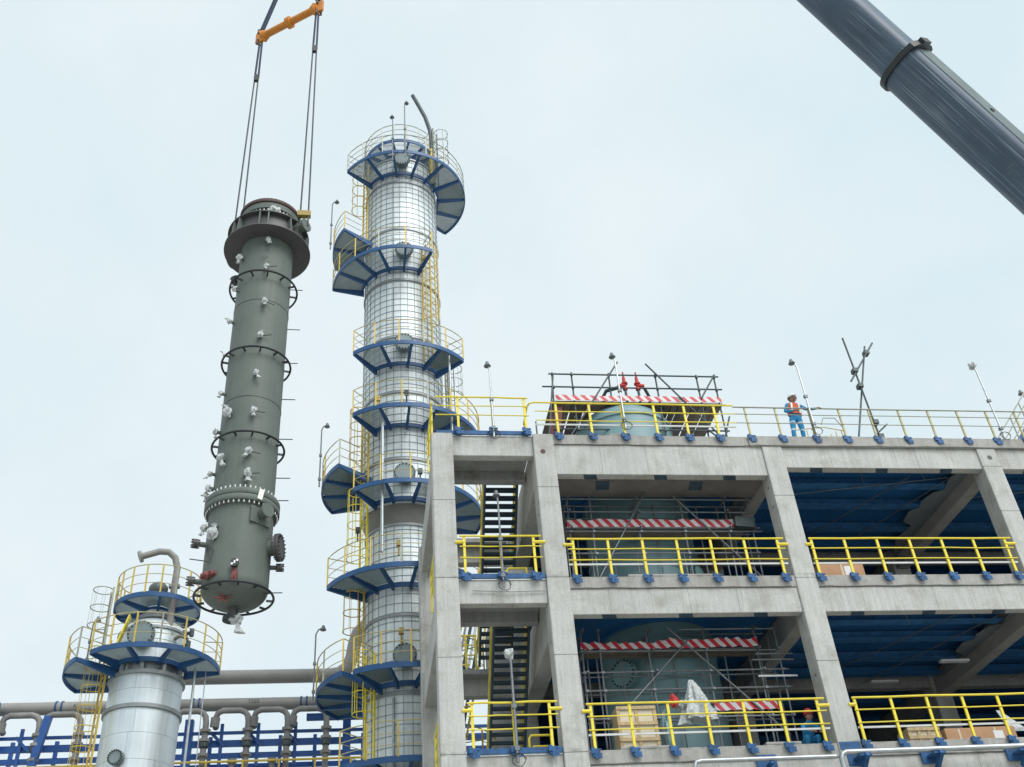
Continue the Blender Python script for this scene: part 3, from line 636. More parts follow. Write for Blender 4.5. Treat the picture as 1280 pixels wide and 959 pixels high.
lamp('lamp post with white wrapped head near the right end of the roof', 19.25, -.08, 20.0, 23.1, -.1, wrapped=True)
lamp('short lamp post at the far right edge of the roof', 22.95, 2.6, 20.0, 24.0, -.1)
lamp('silver lamp post on the upper stair bay railing', 1.78, -.12, 14.6, 17.7, -.05, head='lampgrey', r=.03, pole='scaf')
lamp('silver lamp post with white wrapped head on the lower stair bay railing', 1.82, -.12, 9.7, 12.62, -.05, wrapped=True, r=.036, pole='scaf')

# ------------------------------------------------------------------ loads on the floors
def crate(label, x0, x1, y0, y1, z0, z1, nx, grp=None, m='wood'):
    t = thing('wooden_crate', label, 'crate', ((x0+x1)/2, (y0+y1)/2, z0), grp)
    MB().box(x0+.03, x1-.03, y0+.03, y1-.03, z0+.03, z1-.03).build('panel', 'film', t)
    for a in range(nx+1):
        x = x0+(x1-x0-.09)*a/nx; MB().box(x, x+.09, y0, y0+.028, z0, z1).build('batten', m, t)
    n = max(2, int((z1-z0)/.38))
    for a in range(n+1):
        z = z0+(z1-z0-.09)*a/n; MB().box(x0-.002, x1+.002, y0-.022, y0-.002, z, z+.09).build('batten', m, t)
    MB().box(x0, x0+.03, y0+.03, y1, z0, z1).build('side_board', m, t); MB().box(x1-.03, x1, y0+.03, y1, z0, z1).build('side_board', m, t)
    return t
crate('tall pale wooden crate behind the lower railing beside the left column', 4.78, 5.9, .75, 1.35, 10.0, 11.4, 2)
crate('low cream wooden crate behind the lower railing of the right bay', 13.04, 14.0, .65, 1.3, 10.0, 10.55, 3)
t = thing('plastic_bag', 'crumpled white plastic bag tied up behind the lower railing', 'bag', (7.2, .8, 10.6))
rb = random.Random(5); b = MB(); n, m = 34, 22; vs = []; fs = []
for i in range(m+1):
    u = i/m; rad = .36*(1-u)**.75+.045; zz = 11.0+1.12*u
    for j in range(n):
        a = 2*PI*j/n; q = 1+.20*math.sin(5*a+3*u)+.13*math.sin(9*a-5*u+1)+.12*math.sin(2*a+6*u)+rb.uniform(-.07, .07)
        vs.append((7.17-.1*u+rad*q*math.cos(a)*1.05, .8+rad*q*math.sin(a)*.6, zz+rb.uniform(-.02, .02)))
for i in range(m):
    for j in range(n): fs.append((i*n+j, i*n+(j+1) % n, (i+1)*n+(j+1) % n, (i+1)*n+j))
fs += [tuple(range(n)), tuple(m*n+j for j in range(n))]; b.add(vs, fs); b.build('bag_body', 'plastic', t)
crumple((6.78, .84, 11.42), (.22, .16, .13), 23, (-.1, 0, -.55), 26, 16, .08).build('bag_flap', 'plastic', t)
b = crumple((6.45, .75, 11.52), (.12, .12, .17), 31, None, 22, 14, .05); tag(b.build('red_cover', 'red'), 'bright red cover bundled beside the white plastic bag', 'cover')
b = crumple((6.2, .9, 10.7), (.14, .14, .55), 33); tag(b.build('grey_sack', 'vessel'), 'pale grey-green roll standing between the crate and the plastic bag', 'roll')
def carton(label, x0, x1, z0, z1, y0=.65, y1=1.1, lab=None, m='card'):
    t = thing('cardboard_box', label, 'box', ((x0+x1)/2, .8, z0), 'cardboard boxes on the floors')
    bevel(MB().box(x0, x1, y0, y1, z0, z1).build('carton', m, t), .015)
    MB().box((x0+x1)/2-.03, (x0+x1)/2+.03, y0-.006, y0-.001, z0+.03, z1-.03).build('tape', 'film', t)
    if lab: MB().box(lab, lab+.3, y0-.008, y0-.002, z1-.42 if z1-z0 > .5 else z1-.3, z1-.12).build('paper_label', 'white', t)
    return t
carton('long brown cardboard box with a white paper label behind the upper railing', 11.75, 13.2, 15.0, 15.72, lab=12.55)
carton('flat brown cardboard box on the lower floor, left of the long printed one', 14.15, 15.0, 10.0, 10.5)
carton('long brown printed cardboard box behind the lower railing at the right edge', 15.05, 16.3, 10.0, 10.52, lab=15.6)
tag(MB().hexa([(16.3, .9, 10.45), (16.75, .9, 10.45), (16.78, .9, 10.55), (16.3, .9, 10.55)], [(16.34, 1.3, 11.15), (16.45, 1.3, 11.15), (16.45, 1.3, 11.2), (16.34, 1.3, 11.2)]).build('folded_sheet', 'plastic'), 'white folded sheet leaning behind the lower railing at the far right', 'sheet')

# pipe along the slab edge at the bottom with its blue brackets
t = thing('drain_pipe', 'long pale grey pipe along the lower slab edge with a bend by the column', 'pipe', (14, -.35, 9.6))
MB().tube([(10.42, -.35, 8.6), (10.42, -.35, 9.45), (10.46, -.35, 9.57), (10.58, -.35, 9.62), (25.6, -.35, 9.66)], .075, 10).build('pipe_run', 'galv', t, True)
for x in (11.0, 13.1, 15.6, 18.2, 20.8):
    b = MB(); b.box(x-.25, x+.25, -.03, .02, 9.35, 9.72); b.beam((x+.1, -.02, 9.2), (x+.1, -.5, 9.52), .1, .12); b.box(x-.1, x+.25, -.45, -.035, 9.49, 9.54); b.build('bracket', 'bright_blue', t)
MB().box(10.62, 11.2, -.02, -.003, 9.80, 10.0).build('base_plate', 'bright_blue', t)
t = thing('short_drain_pipe', 'thin pale pipe along the lower slab edge bending down at its left end', 'pipe', (8, -.3, 9.5))
MB().tube([(6.4, -.3, 8.7), (6.4, -.3, 9.4), (6.45, -.3, 9.5), (6.6, -.3, 9.53), (10.3, -.3, 9.53)], .06, 10).build('pipe_run', 'galv', t, True)
b = MB(); b.box(8.2, 8.75, -.03, .03, 9.1, 9.72); b.box(8.45, 8.55, -.36, -.032, 9.4, 9.46); b.build('bracket', 'bright_blue', t)
MB().tube([(.9, .05, 14.6), (2.0, .04, 14.55), (3.0, .05, 14.58)], .02, 6).build('conduit', 'galv', bld, True)

# ------------------------------------------------------------------ people
def person(label, loc, J, faces, vest=True, helmet='helmet', head_c=None, face_dir=(0, -1, 0)):
    """J: joint dict name -> (pos, radius, parent)"""
    t = thing('person', label, 'person', loc); names = list(J); idx = {n: i for i, n in enumerate(names)}
    me = bpy.data.meshes.new('body'); me.from_pydata([J[n][0] for n in names], [(idx[n], idx[J[n][2]]) for n in names if J[n][2]], [])
    ob = bpy.data.objects.new('body', me); col.objects.link(ob)
    sk = ob.modifiers.new('skin', 'SKIN'); sk.use_smooth_shade = True
    me.skin_vertices.new() if not me.skin_vertices else None
    for i, n in enumerate(names):
        sv = me.skin_vertices[0].data[i]; rr = J[n][1]; sv.radius = (rr, rr) if not isinstance(rr, tuple) else rr; sv.use_root = (n == 'pelvis')
    ob.modifiers.new('sub', 'SUBSURF').levels = 2; ob.modifiers['sub'].render_levels = 2
    dg = bpy.context.evaluated_depsgraph_get(); dg.update()
    m2 = bpy.data.meshes.new_from_object(ob.evaluated_get(dg)); bpy.data.objects.remove(ob)
    for k in ('coverall', 'skin', 'lime', 'black'): m2.materials.append(M[k])
    hands = [Vector(J[n][0]) for n in names if n.startswith('hand') or n.startswith('finger') or n.startswith('thumb')]
    hd = Vector(J['head'][0])
    for p in m2.polygons:
        c = Vector(p.center); p.use_smooth = True
        p.material_index = 0
        if (c-hd).length < .17 and c.z > J['neck'][0][2]+.02: p.material_index = 1
        elif min((c-h).length for h in hands) < .075: p.material_index = 1
        elif any((c-Vector(J[n][0])).length < .13 for n in names if n.startswith('toe')): p.material_index = 3
        elif faces(c): p.material_index = 2
    o = bpy.data.objects.new('body', m2); col.objects.link(o); o.parent = t
    f = Vector(face_dir).normalized(); s = f.cross(Vector((0, 0, 1))); H = hd+origin(t)
    MB().sphere(H+f*.03+Vector((0, 0, .02)), .105, 14, 9, (.88, .98, 1.12)).build('head', 'skin', t, True)
    MB().sphere(H+f*.135+Vector((0, 0, .0)), .022, 8, 6, (1, 1, 1.4)).build('nose', 'skin', t, True)
    for q in (-1, 1):
        MB().sphere(H+f*.118+s*q*.04+Vector((0, 0, .035)), .014, 8, 6).build('eye', 'hair', t, True)
        MB().sphere(H+s*q*.098+f*.02+Vector((0, 0, .01)), .028, 8, 6, (.5, 1, 1.3)).build('ear', 'skin', t, True)
    MB().sphere(H+f*.122+Vector((0, 0, -.05)), .024, 8, 6, (1.3, .6, .35)).build('mouth', 'pink', t, True)
    MB().sphere(H-f*.02+Vector((0, 0, .05)), .113, 12, 8, (.95, .95, 1)).build('hair', 'hair', t, True)
    hx, hy, hz = H.x, H.y, H.z
    b = MB(); b.lathe([(.145, hz+.075), (.132, hz+.085), (.132, hz+.12), (.115, hz+.19), (.07, hz+.235), (0, hz+.25)], hx, hy, 20); b.lathe([(.145, hz+.075), (.145, hz+.065), (.12, hz+.07)], hx, hy, 20)
    b.add([tuple(H+f*.12-s*.09+Vector((0, 0, .085))), tuple(H+f*.22-s*.05+Vector((0, 0, .06))), tuple(H+f*.22+s*.05+Vector((0, 0, .06))), tuple(H+f*.12+s*.09+Vector((0, 0, .085))),
           tuple(H+f*.12-s*.09+Vector((0, 0, .095))), tuple(H+f*.22-s*.05+Vector((0, 0, .07))), tuple(H+f*.22+s*.05+Vector((0, 0, .07))), tuple(H+f*.12+s*.09+Vector((0, 0, .095)))], [(3,2,1,0),(4,5,6,7),(0,1,5,4),(1,2,6,5),(2,3,7,6),(3,0,4,7)])
    b.build('hard_hat', helmet, t, True)
    return t
def fingers(J, hand, base, d, side, out):
    d = Vector(d); side = Vector(side); out = Vector(out); b = Vector(base)
    for i, ln in enumerate((.075, .085, .08, .06)):
        r0 = b+side*(i-1.5)*.021+d*.05; J['finger%s%d' % (hand, i)] = (tuple(r0), .010, 'hand'+hand)
        J['finger%s%db' % (hand, i)] = (tuple(r0+d*ln*.55+out*.012), .009, 'finger%s%d' % (hand, i)); J['finger%s%dc' % (hand, i)] = (tuple(r0+d*ln+out*.04), .008, 'finger%s%db' % (hand, i))
    r0 = b+side*.05+d*.005; J['thumb'+hand] = (tuple(r0), .012, 'hand'+hand); J['thumb%sb' % hand] = (tuple(r0+side*.02+d*.045+out*.02), .010, 'thumb'+hand)
J = {'pelvis': ((0, 0, .95), (.155, .11), None), 'spine': ((0, -.01, 1.15), (.15, .105), 'pelvis'), 'chest': ((0, -.01, 1.36), (.175, .115), 'spine'),
     'neck': ((0, 0, 1.50), .06, 'chest'), 'head': ((0, -.02, 1.62), .095, 'neck'),
     'shoulderL': ((-.19, 0, 1.42), .075, 'chest'), 'elbowL': ((-.27, .02, 1.16), .055, 'shoulderL'), 'wristL': ((-.12, -.2, 1.06), .04, 'elbowL'), 'handL': ((-.06, -.25, 1.06), .04, 'wristL'),
     'shoulderR': ((.19, 0, 1.42), .075, 'chest'), 'elbowR': ((.40, -.06, 1.27), .055, 'shoulderR'), 'wristR': ((.56, -.26, 1.17), .04, 'elbowR'), 'handR': ((.60, -.32, 1.16), .04, 'wristR'),
     'hipL': ((-.10, 0, .88), .11, 'pelvis'), 'kneeL': ((-.13, -.02, .50), .078, 'hipL'), 'ankleL': ((-.14, .02, .09), .055, 'kneeL'), 'toeL': ((-.16, -.14, .045), .045, 'ankleL'),
     'hipR': ((.10, 0, .88), .11, 'pelvis'), 'kneeR': ((.14, -.02, .50), .078, 'hipR'), 'ankleR': ((.17, .02, .09), .055, 'kneeR'), 'toeR': ((.19, -.14, .045), .045, 'ankleR')}
fingers(J, 'L', J['handL'][0], (.9, -.4, 0), (0, 0, 1), (0, .6, 0)); fingers(J, 'R', J['handR'][0], (.6, -.7, -.3), (.5, .5, 0), (0, 0, -1))
PX, PY = 12.12, .36
wk = person('worker in bright blue coveralls, orange vest and white hard hat standing at the roof railing', (PX, PY, 20.02), J, lambda c: (.42 < c.z < .47 or .70 < c.z < .74) and abs(c.x) < .3)
b = MB(); k = 24; prof = [(.215, .14, 1.02), (.20, .135, 1.15), (.215, .145, 1.32), (.20, .135, 1.43), (.10, .09, 1.475)]
vs = [(PX+rx*math.cos(2*PI*i/k), PY-.01+ry*math.sin(2*PI*i/k), 20.02+z) for rx, ry, z in prof for i in range(k)]
b.add(vs, [(j*k+i, j*k+(i+1) % k, (j+1)*k+(i+1) % k, (j+1)*k+i) for j in range(len(prof)-1) for i in range(k)]); vest = b.build('vest', 'vest', wk, True)
b = MB()
for s in (-1, 1): b.add([(PX+s*.12-.025, PY-.158, 21.05), (PX+s*.12+.025, PY-.158, 21.05), (PX+s*.11+.025, PY-.152, 21.43), (PX+s*.11-.025, PY-.152, 21.43)], [(0, 1, 2, 3)])
b.lathe([(1, 0), (1, 1)], 0, 0, 3) if False else None
b.add([(PX+.222*math.cos(2*PI*i/k), PY-.01+.152*math.sin(2*PI*i/k), 21.13+z) for z in (0, .05) for i in range(k)], [(i, (i+1) % k, k+(i+1) % k, k+i) for i in range(k)])
b.build('reflective_tape', 'lime', vest)
wk.scale = (1.14, 1.1, 1.07); wk.rotation_euler.y = math.radians(5)
J2 = {'pelvis': ((0, .25, .38), (.15, .12), None), 'spine': ((0, .12, .56), (.15, .11), 'pelvis'), 'chest': ((0, -.06, .74), (.175, .12), 'spine'), 'neck': ((0, -.16, .86), .06, 'chest'), 'head': ((0, -.22, .97), .095, 'neck'),
      'shoulderL': ((-.19, -.08, .78), .075, 'chest'), 'elbowL': ((-.25, -.28, .60), .055, 'shoulderL'), 'wristL': ((-.14, -.46, .50), .04, 'elbowL'), 'handL': ((-.10, -.52, .48), .04, 'wristL'),
      'shoulderR': ((.19, -.08, .78), .075, 'chest'), 'elbowR': ((.25, -.28, .60), .055, 'shoulderR'), 'wristR': ((.16, -.46, .48), .04, 'elbowR'), 'handR': ((.12, -.52, .46), .04, 'wristR'),
      'hipL': ((-.11, .2, .36), .11, 'pelvis'), 'kneeL': ((-.17, -.2, .46), .078, 'hipL'), 'ankleL': ((-.15, -.02, .09), .055, 'kneeL'), 'toeL': ((-.16, -.17, .045), .045, 'ankleL'),
      'hipR': ((.11, .2, .36), .11, 'pelvis'), 'kneeR': ((.17, -.2, .46), .078, 'hipR'), 'ankleR': ((.15, -.02, .09), .055, 'kneeR'), 'toeR': ((.16, -.17, .045), .045, 'ankleR')}
fingers(J2, 'L', J2['handL'][0], (.3, -.9, -.2), (1, 0, 0), (0, 0, -1)); fingers(J2, 'R', J2['handR'][0], (-.3, -.9, -.2), (-1, 0, 0), (0, 0, -1))
person('worker in blue coveralls and red hard hat crouching behind the lower railing by the column', (10.3, 1.0, 10.0), J2, lambda c: False, helmet='red')

# ------------------------------------------------------------------ towers
def wang(base, az): return math.radians(base+az)
def ptxy(ax, base, az, r): a = wang(base, az); return (ax[0]+r*math.cos(a), ax[1]+r*math.sin(a))
def platform(tw, ax, base, z, ri, ro, a0, a1, rail=True, rail_a=None, step=23, rh=1.2, deck='grating', railm='rail_yellow', ladder_gap=None):
    A0, A1 = wang(base, a0), wang(base, a1)
    P = MB().lathe([(ro-.05, z-.16), (ro, z-.16), (ro, z+.04), (ro-.05, z+.04)], ax[0], ax[1], max(8, int((a1-a0)/4)), A0, A1, True).build('platform', 'steel_blue', tw)
    MB().lathe([(ri+.01, z-.2), (ri+.09, z-.2), (ri+.09, z-.02), (ri+.01, z-.02)], ax[0], ax[1], max(8, int((a1-a0)/4)), A0, A1, True).build('inner_ring', 'steel_blue', P)
    n = max(1, round((a1-a0)/step)); angs = [a0+(a1-a0)*i/n for i in range(n+1)]
    for i, az in enumerate(angs):
        a = wang(base, az); d = Vector((math.cos(a), math.sin(a), 0)); s = Vector((-d.y, d.x, 0))*.05; C0 = Vector((ax[0], ax[1], 0))
        end = i in (0, n); hi = .36 if end else .28; up = Vector((0, 0, 1))
        p, q = C0+d*(ri-.04), C0+d*(ro-.05)
        MB().hexa([p-s+up*(z-hi), p+s+up*(z-hi), p+s+up*(z-.02), p-s+up*(z-.02)], [q-s+up*(z-.14), q+s+up*(z-.14), q+s+up*(z-.02), q-s+up*(z-.02)]).build('radial_beam', 'steel_blue', P)
    b = MB()
    for i in range(n):
        am = wang(base, (angs[i]+angs[i+1])/2); h = wang(base, angs[i+1])-am; d = Vector((math.cos(am), math.sin(am))); s = Vector((-d.y, d.x))
        W = ro*math.sin(h); k = int(2*W/.036)
        for j in range(k):
            t = -W+2*W*(j+.5)/k; r1 = math.sqrt(max(0, (ro-.06)**2-t*t)); r0 = max(math.sqrt(max(0, (ri+.06)**2-t*t)), abs(t)/math.tan(h) if h < 1.5 else 0)
            if r1-r0 < .05: continue
            c0 = Vector(ax)+d*r0+s*t; c1 = Vector(ax)+d*r1+s*t; e = s*.0028
            b.hexa([(c0.x-e.x, c0.y-e.y, z-.005), (c0.x+e.x, c0.y+e.y, z-.005), (c0.x+e.x, c0.y+e.y, z+.03), (c0.x-e.x, c0.y-e.y, z+.03)],
                   [(c1.x-e.x, c1.y-e.y, z-.005), (c1.x+e.x, c1.y+e.y, z-.005), (c1.x+e.x, c1.y+e.y, z+.03), (c1.x-e.x, c1.y-e.y, z+.03)])
    b.build('grating_bars', deck, P, stuff=True)
    if rail:
        ra0, ra1 = rail_a or (a0, a1); n2 = max(2, round((ra1-ra0)/20)); 
        for i in range(n2+1):
            x, y = ptxy(ax, base, ra0+(ra1-ra0)*i/n2, ro-.02); MB().box(x-.028, x+.028, y-.028, y+.028, z, z+rh).build('rail_post', railm if i % 3 else 'rail_grey' if i % 2 else railm, P)
        for dz, r in ((rh, .022), (rh*.66, .015), (rh*.34, .015)):
            path = arc(ax[0], ax[1], z+dz, ro-.02, wang(base, ra0), wang(base, ra1))
            for az, at0 in ((ra0, True), (ra1, False)):
                x, y = ptxy(ax, base, az, ri+.55); path = [(x, y, z+dz)]+path if at0 else path+[(x, y, z+dz)]
            MB().tube(path, r, 5).build('guard_rail', 'rail_grey' if railm == 'rail_grey' else 'rail_pale', P, True)
    return P
def ladder(tw, ax, base, az, r, z0, z1, zc, cage=True, m='rail_yellow', nb=7):
    a = wang(base, az); d = Vector((math.cos(a), math.sin(a), 0)); s = Vector((-d.y, d.x, 0)); c = Vector((ax[0], ax[1], 0))+d*r; up = Vector((0, 0, 1))
    b = MB()
    for q in (-1, 1): b.beam(c+s*q*.23+up*z0, c+s*q*.23+up*z1, .05, .07, d)
    Lo = b.build('ladder', m, tw)
    b = MB(); z = z0+.2
    while z < z1: b.cyl(c-s*.23+up*z, c+s*.23+up*z, .014, n=5); z += .3
    b.build('rungs', m, Lo, stuff=True)
    if cage:
        R = .38; cc = c+d*.34; zs = []; z = zc
        while z <= z1+.01: zs.append(z); z += .75
        def hp(t): return cc-d*math.cos(t)*R+s*math.sin(t)*R*.95
        for z in zs: MB().tube([hp(t)+up*z for t in [.6+(2*PI-1.2)*i/12 for i in range(13)]], .02, 5).build('cage_hoop', m, Lo, True)
        for i in range(nb):
            t = .6+(2*PI-1.2)*i/(nb-1); p = hp(t); MB().beam(p+up*zs[0], p+up*zs[-1], .035, .01, d).build('cage_bar', m, Lo)
    return Lo
def nozzle_man(tw, ax, base, az, z, R, r=.44, ln=.3, m='flange', mb='black'):
    a = wang(base, az); d = Vector((math.cos(a), math.sin(a), 0)); c = Vector((ax[0], ax[1], z))+d*(R-.05)
    return manway(tw, c, d, r, ln, m, mb, 18)
def grid(tw, ax, R, z0, z1, dz, nv, rr=.009):
    b = MB(); z = z0
    while z <= z1:
        b.lathe([(R+.004, z-rr), (R+.016, z-rr), (R+.016, z+rr), (R+.004, z+rr)], ax[0], ax[1], 60, 0, 2*PI, True); z += dz
    for i in range(nv):
        a = 2*PI*i/nv; x, y = ax[0]+(R+.008)*math.cos(a), ax[1]+(R+.008)*math.sin(a)
        b.beam((x, y, z0), (x, y, z1), 2*rr, .014, (math.cos(a), math.sin(a), 0))
    b.build('tie_wires', 'wire', tw, stuff=True)

AX = (-.496, 10.929); BA = -92.70
tw = thing('distillation_tower', 'tall silver clad tower ringed with blue platforms beside the concrete building', 'tower', (AX[0], AX[1], 0))
R1, R2 = 1.78, 1.56
def seg(R, z0, z1, name='cladding', m='clad'): MB().lathe([(R-.06, z0), (R, z0), (R, z1), (R-.06, z1)], AX[0], AX[1], 72).build(name, m, tw, True)
zb = [22.9, 25.0, 28.4, 31.5, 34.95, 38.3, 41.65, 43.4]
for i in range(len(zb)-1): seg(R1-.005*(i % 2), zb[i]+.012, zb[i+1]-.012)
zl = [0, 3, 6, 9.2, 12.1, 15.2, 18.2, 20.2, 22.05]
for i in range(len(zl)-1): seg(R2-.005*(i % 2), zl[i]+.012, zl[i+1]-.012)
MB().lathe([(R2-.01, 22.0), (R2-.01, 22.25), (R1-.06, 22.9)], AX[0], AX[1], 72).build('transition_cone', 'grey_shell', tw, True)
MB().lathe([(R1*math.cos(a), 43.4+.75*math.sin(a)) for a in [i*PI/2/8 for i in range(9)]], AX[0], AX[1], 60).build('top_head', 'clad', tw, True)
for z, R in [(z, R1) for z in zb[1:]]+[(z, R2) for z in zl[2:]]:
    MB().lathe([(R-.02, z-.05), (R+.055, z-.05), (R+.055, z+.05), (R-.02, z+.05)], AX[0], AX[1], 72, 0, 2*PI, True).build('support_band', 'band', tw)
for i in range(len(zb)-1): grid(tw, AX, R1, zb[i]+.1, zb[i+1]-.08, .36, 34)
for i in range(2, len(zl)-1): grid(tw, AX, R2, zl[i]+.1, zl[i+1]-.08, .38, 30)
RO = 3.34
platform(tw, AX, BA, 42.25, R1+.08, RO, -54, 135, rail_a=(-54, 118), railm='rail_grey')
platform(tw, AX, BA, 35.69, R1+.08, RO, -84, 25)
platform(tw, AX, BA, 38.1, R1+.08, 3.4, -104, -54, step=25, rail_a=(-100, -54))
platform(tw, AX, BA, 29.98, R1+.08, RO, -39.5, 53)
platform(tw, AX, BA, 26.7, R1+.08, RO, -38.5, 112)
platform(tw, AX, BA, 23.14, R1+.08, 3.24, -37.5, 110)
platform(tw, AX, BA, 24.5, R1+.08, 3.43, -116, -49, step=22)
platform(tw, AX, BA, 19.5, R2+.08, 3.28, -64, 80)
platform(tw, AX, BA, 15.63, R2+.08, RO, -33, 58)
platform(tw, AX, BA, 15.75, R2+.08, 3.3, -128, -42, step=22)
platform(tw, AX, BA, 12.42, R2+.08, RO, -42, 70)
# open ring beam around the top head
platform(tw, AX, BA, 44.75, .95, 1.95, -115, 115, step=26, rail_a=(-112, 50), railm='rail_grey')
for az, z in ((1.1, 43.02), (3, 36.62), (1.7, 30.92), (1, 24.1)): nozzle_man(tw, AX, BA, az, z, R1)
nozzle_man(tw, AX, BA, -.8, 16.5, R2)
ladder(tw, AX, BA, -62, R1+.25, 38.1, 43.6, 38.9+1.3)
ladder(tw, AX, BA, 34, R1+.25, 29.98, 37.0, 32.2, m='rail_yellow', nb=9)
ladder(tw, AX, BA, 74, R1+.25, 26.7, 31.1, 29.0, m='rail_grey')
ladder(tw, AX, BA, -52, R1+.25, 23.14, 27.9, 24.6)
ladder(tw, AX, BA, -52, R1+.25, 19.5, 24.3, 20.6, m='yellow')
ladder(tw, AX, BA, -66, R2+.25, 15.7, 20.6, 17.9)
ladder(tw, AX, BA, -45, R2+.25, 12.42, 16.8, 14.5, m='yellow')
ladder(tw, AX, BA, 62, R1+.3, 42.25, 46.6, 43.9, m='rail_grey')
# conduits, davit and instrument pipes on the shell
for az, r, z0, z1, rr in ((-17, 2.9, 20.2, 26.1, .06), (-15, 1.7, 11, 15, .05), (42, 3.0, 25.5, 30.6, .05), (60, 2.6, 26, 31, .045)):
    x, y = ptxy(AX, BA, az, r); MB().tube([(x, y, z0), (x, y, z1)], rr, 8).build('conduit', 'galv', tw, True)
b = MB(); x, y = ptxy(AX, BA, -12, R1+.1)
for z in (31.5, 35.0, 38.2): b.tube([(x, y, z+.1), (x, y, z+2.9)], .02, 6)
b.build('instrument_line', 'wire', tw, True)
MB().tube([(1.05, 9.82, 42.3), (1.07, 9.82, 45.4), (1.03, 9.82, 46.6), (.80, 9.83, 47.7), (.45, 9.87, 48.75), (.15, 9.89, 49.6)], .11, 10).build('davit_pipe', 'scaf_dark', tw, True)
MB().cyl((1.05, 9.82, 42.3), (1.06, 9.82, 45.0), .125, n=10).build('davit_post', 'rail_yellow', tw, True)
# brackets with wrapped valves and small junction boxes
for az, z, m_ in ((-6, 20.9, 'gold'), (-30, 28.0, 'rail_yellow'), (4, 28.1, 'black'), (-48, 37.0, 'gold'), (-60, 22.1, 'scaf_dark'), (18, 24.2, 'scaf_dark'), (-4, 17.3, 'gold'), (30, 36.3, 'rail_yellow')):
    x, y = ptxy(AX, BA, az, R1+.35); b = MB(); b.box(x-.09, x+.09, y-.08, y+.08, z-.11, z+.11); b.cyl((x, y, z-.5), (x, y, z-.16), .04, n=6); b.build('junction_box', m_, tw)
TG = None
for (x, y, z0, z1, dx, lab) in ((-1.05, 7.55, 41.4, 44.75, -.04, 'lamp post with pointed head on the top platform of the tall tower, left one'), (-.44, 7.52, 41.7, 45.9, .14, 'taller lamp post with round head on the top platform of the tall tower'),
    (-4.0, 10.43, 38.0, 41.4, .3, 'lamp post on the small upper left platform of the tall tower'), (-4.0, 10.43, 24.4, 27.5, .3, 'lamp post at the middle left platform of the tall tower'),
    (-3.86, 10.44, 15.4, 18.2, .35, 'lamp post at the lowest left platform of the tall tower')):
    lamp(lab, x, y, z0, z1, dx, pole='lampgrey')

# ------------------------------------------------------------------ small tower
AX2 = (-10.262, 13.189); B2 = -78.79
t2 = thing('short_clad_tower', 'shorter shiny silver clad tower with blue platforms and a bent vent pipe, lower left', 'tower', (AX2[0], AX2[1], 0))
RS = 1.36
def panels(parent, ax, R, courses, n, m='clad_panel'):
    for ci, (z0, z1) in enumerate(courses):
        w_ = 2*PI/n; me = MB().lathe([(R, z0+.005), (R, z1-.005), (R-.03, z1-.005), (R-.03, z0+.005)], 0, 0, 9, .003, w_-.003, True).mesh('cladding_panel', m, True)
        for i in range(n):
            o = inst('cladding_panel', me, parent, (ax[0], ax[1], 0), (0, 0, w_*(i+.13*(ci % 3)))); 
zc = [0, 3, 6, 9, 11.0, 12.0, 13.0, 14.0, 14.95, 15.86]
panels(t2, AX2, RS, list(zip(zc[:-1], zc[1:])), 7)
panels(t2, AX2, RS-.03, [(16.0, 16.6), (16.6, 17.16)], 7)
MB().lathe([(RS-.05, 0), (RS-.05, 17.2)], AX2[0], AX2[1], 60).build('shell', 'band', t2, True)
MB().lathe([(1.0, 17.3), (1.06, 17.7), (1.1, 18.0)], AX2[0], AX2[1], 48).build('neck', 'galv', t2, True)
for z, R in ((15.93, RS+.08), (17.22, RS+.06)): MB().lathe([(R-.12, z-.07), (R, z-.07), (R, z+.07), (R-.12, z+.07)], AX2[0], AX2[1], 64, 0, 2*PI, True).build('support_band', 'band', t2, True)
for q in range(10):
    a = 2*PI*q/10+.3; x, y = AX2[0]+1.28*math.cos(a), AX2[1]+1.28*math.sin(a); MB().cyl((x, y, 17.25), (x, y, 17.65), .11, n=8).build('stub', 'band', t2, True)
panels(t2, AX2, 1.28, [(17.75, 18.55), (18.56, 19.05)], 10)
MB().lathe([(1.3, 19.06), (1.22, 19.3), (.95, 19.52), (.55, 19.62), (.52, 19.65), (.52, 20.1), (0, 20.1)], AX2[0], AX2[1], 48).build('top_head', 'clad', t2, True)
MB().lathe([(1.24, 19.0), (1.34, 19.0), (1.34, 19.1), (1.24, 19.1)], AX2[0], AX2[1], 48, 0, 2*PI, True).build('support_band', 'band', t2)
MB().lathe([(.5, 19.7), (.75, 19.7), (.75, 19.85), (.5, 19.85)], AX2[0], AX2[1], 32, 0, 2*PI, True).build('flange', 'band', t2)
platform(t2, AX2, B2, 17.79, 1.35, 2.66, -54, 84, step=34, deck='grating_pale')
platform(t2, AX2, B2, 17.5, 1.45, 3.05, -122, -58, step=32, deck='grating_pale')
P1 = platform(t2, AX2, B2, 20.29, .35, 1.66, -178, 180, step=60, deck='grating_pale', rail_a=(-165, 165))
MB().sphere((AX2[0]+.1, AX2[1]-.9, 20.75), .38, 14, 8, (1, 1, .8)).build('vent_cap', 'lampgrey', t2, True)
ladder(t2, AX2, B2, -72, RS+.3, 8.0, 18.6, 13.0, m='rail_yellow'); ladder(t2, AX2, B2, -80, RS+.45, 17.8, 20.9, 19.3, m='rail_grey')
nozzle_man(t2, AX2, B2, -17.9, 18.62, 1.28, .52, .22); nozzle_man(t2, AX2, B2, -26.9, 14.0, RS, .27, .15)
MB().tube([(-9.54, 12.31, 17.8), (-9.57, 12.30, 20.9), (-9.55, 12.31, 21.7), (-9.68, 12.28, 22.15), (-9.95, 12.22, 22.38), (-10.3, 12.15, 22.37), (-10.97, 12.02, 22.07)], .135, 12).build('vent_pipe', 'pipe_grey', t2, True)
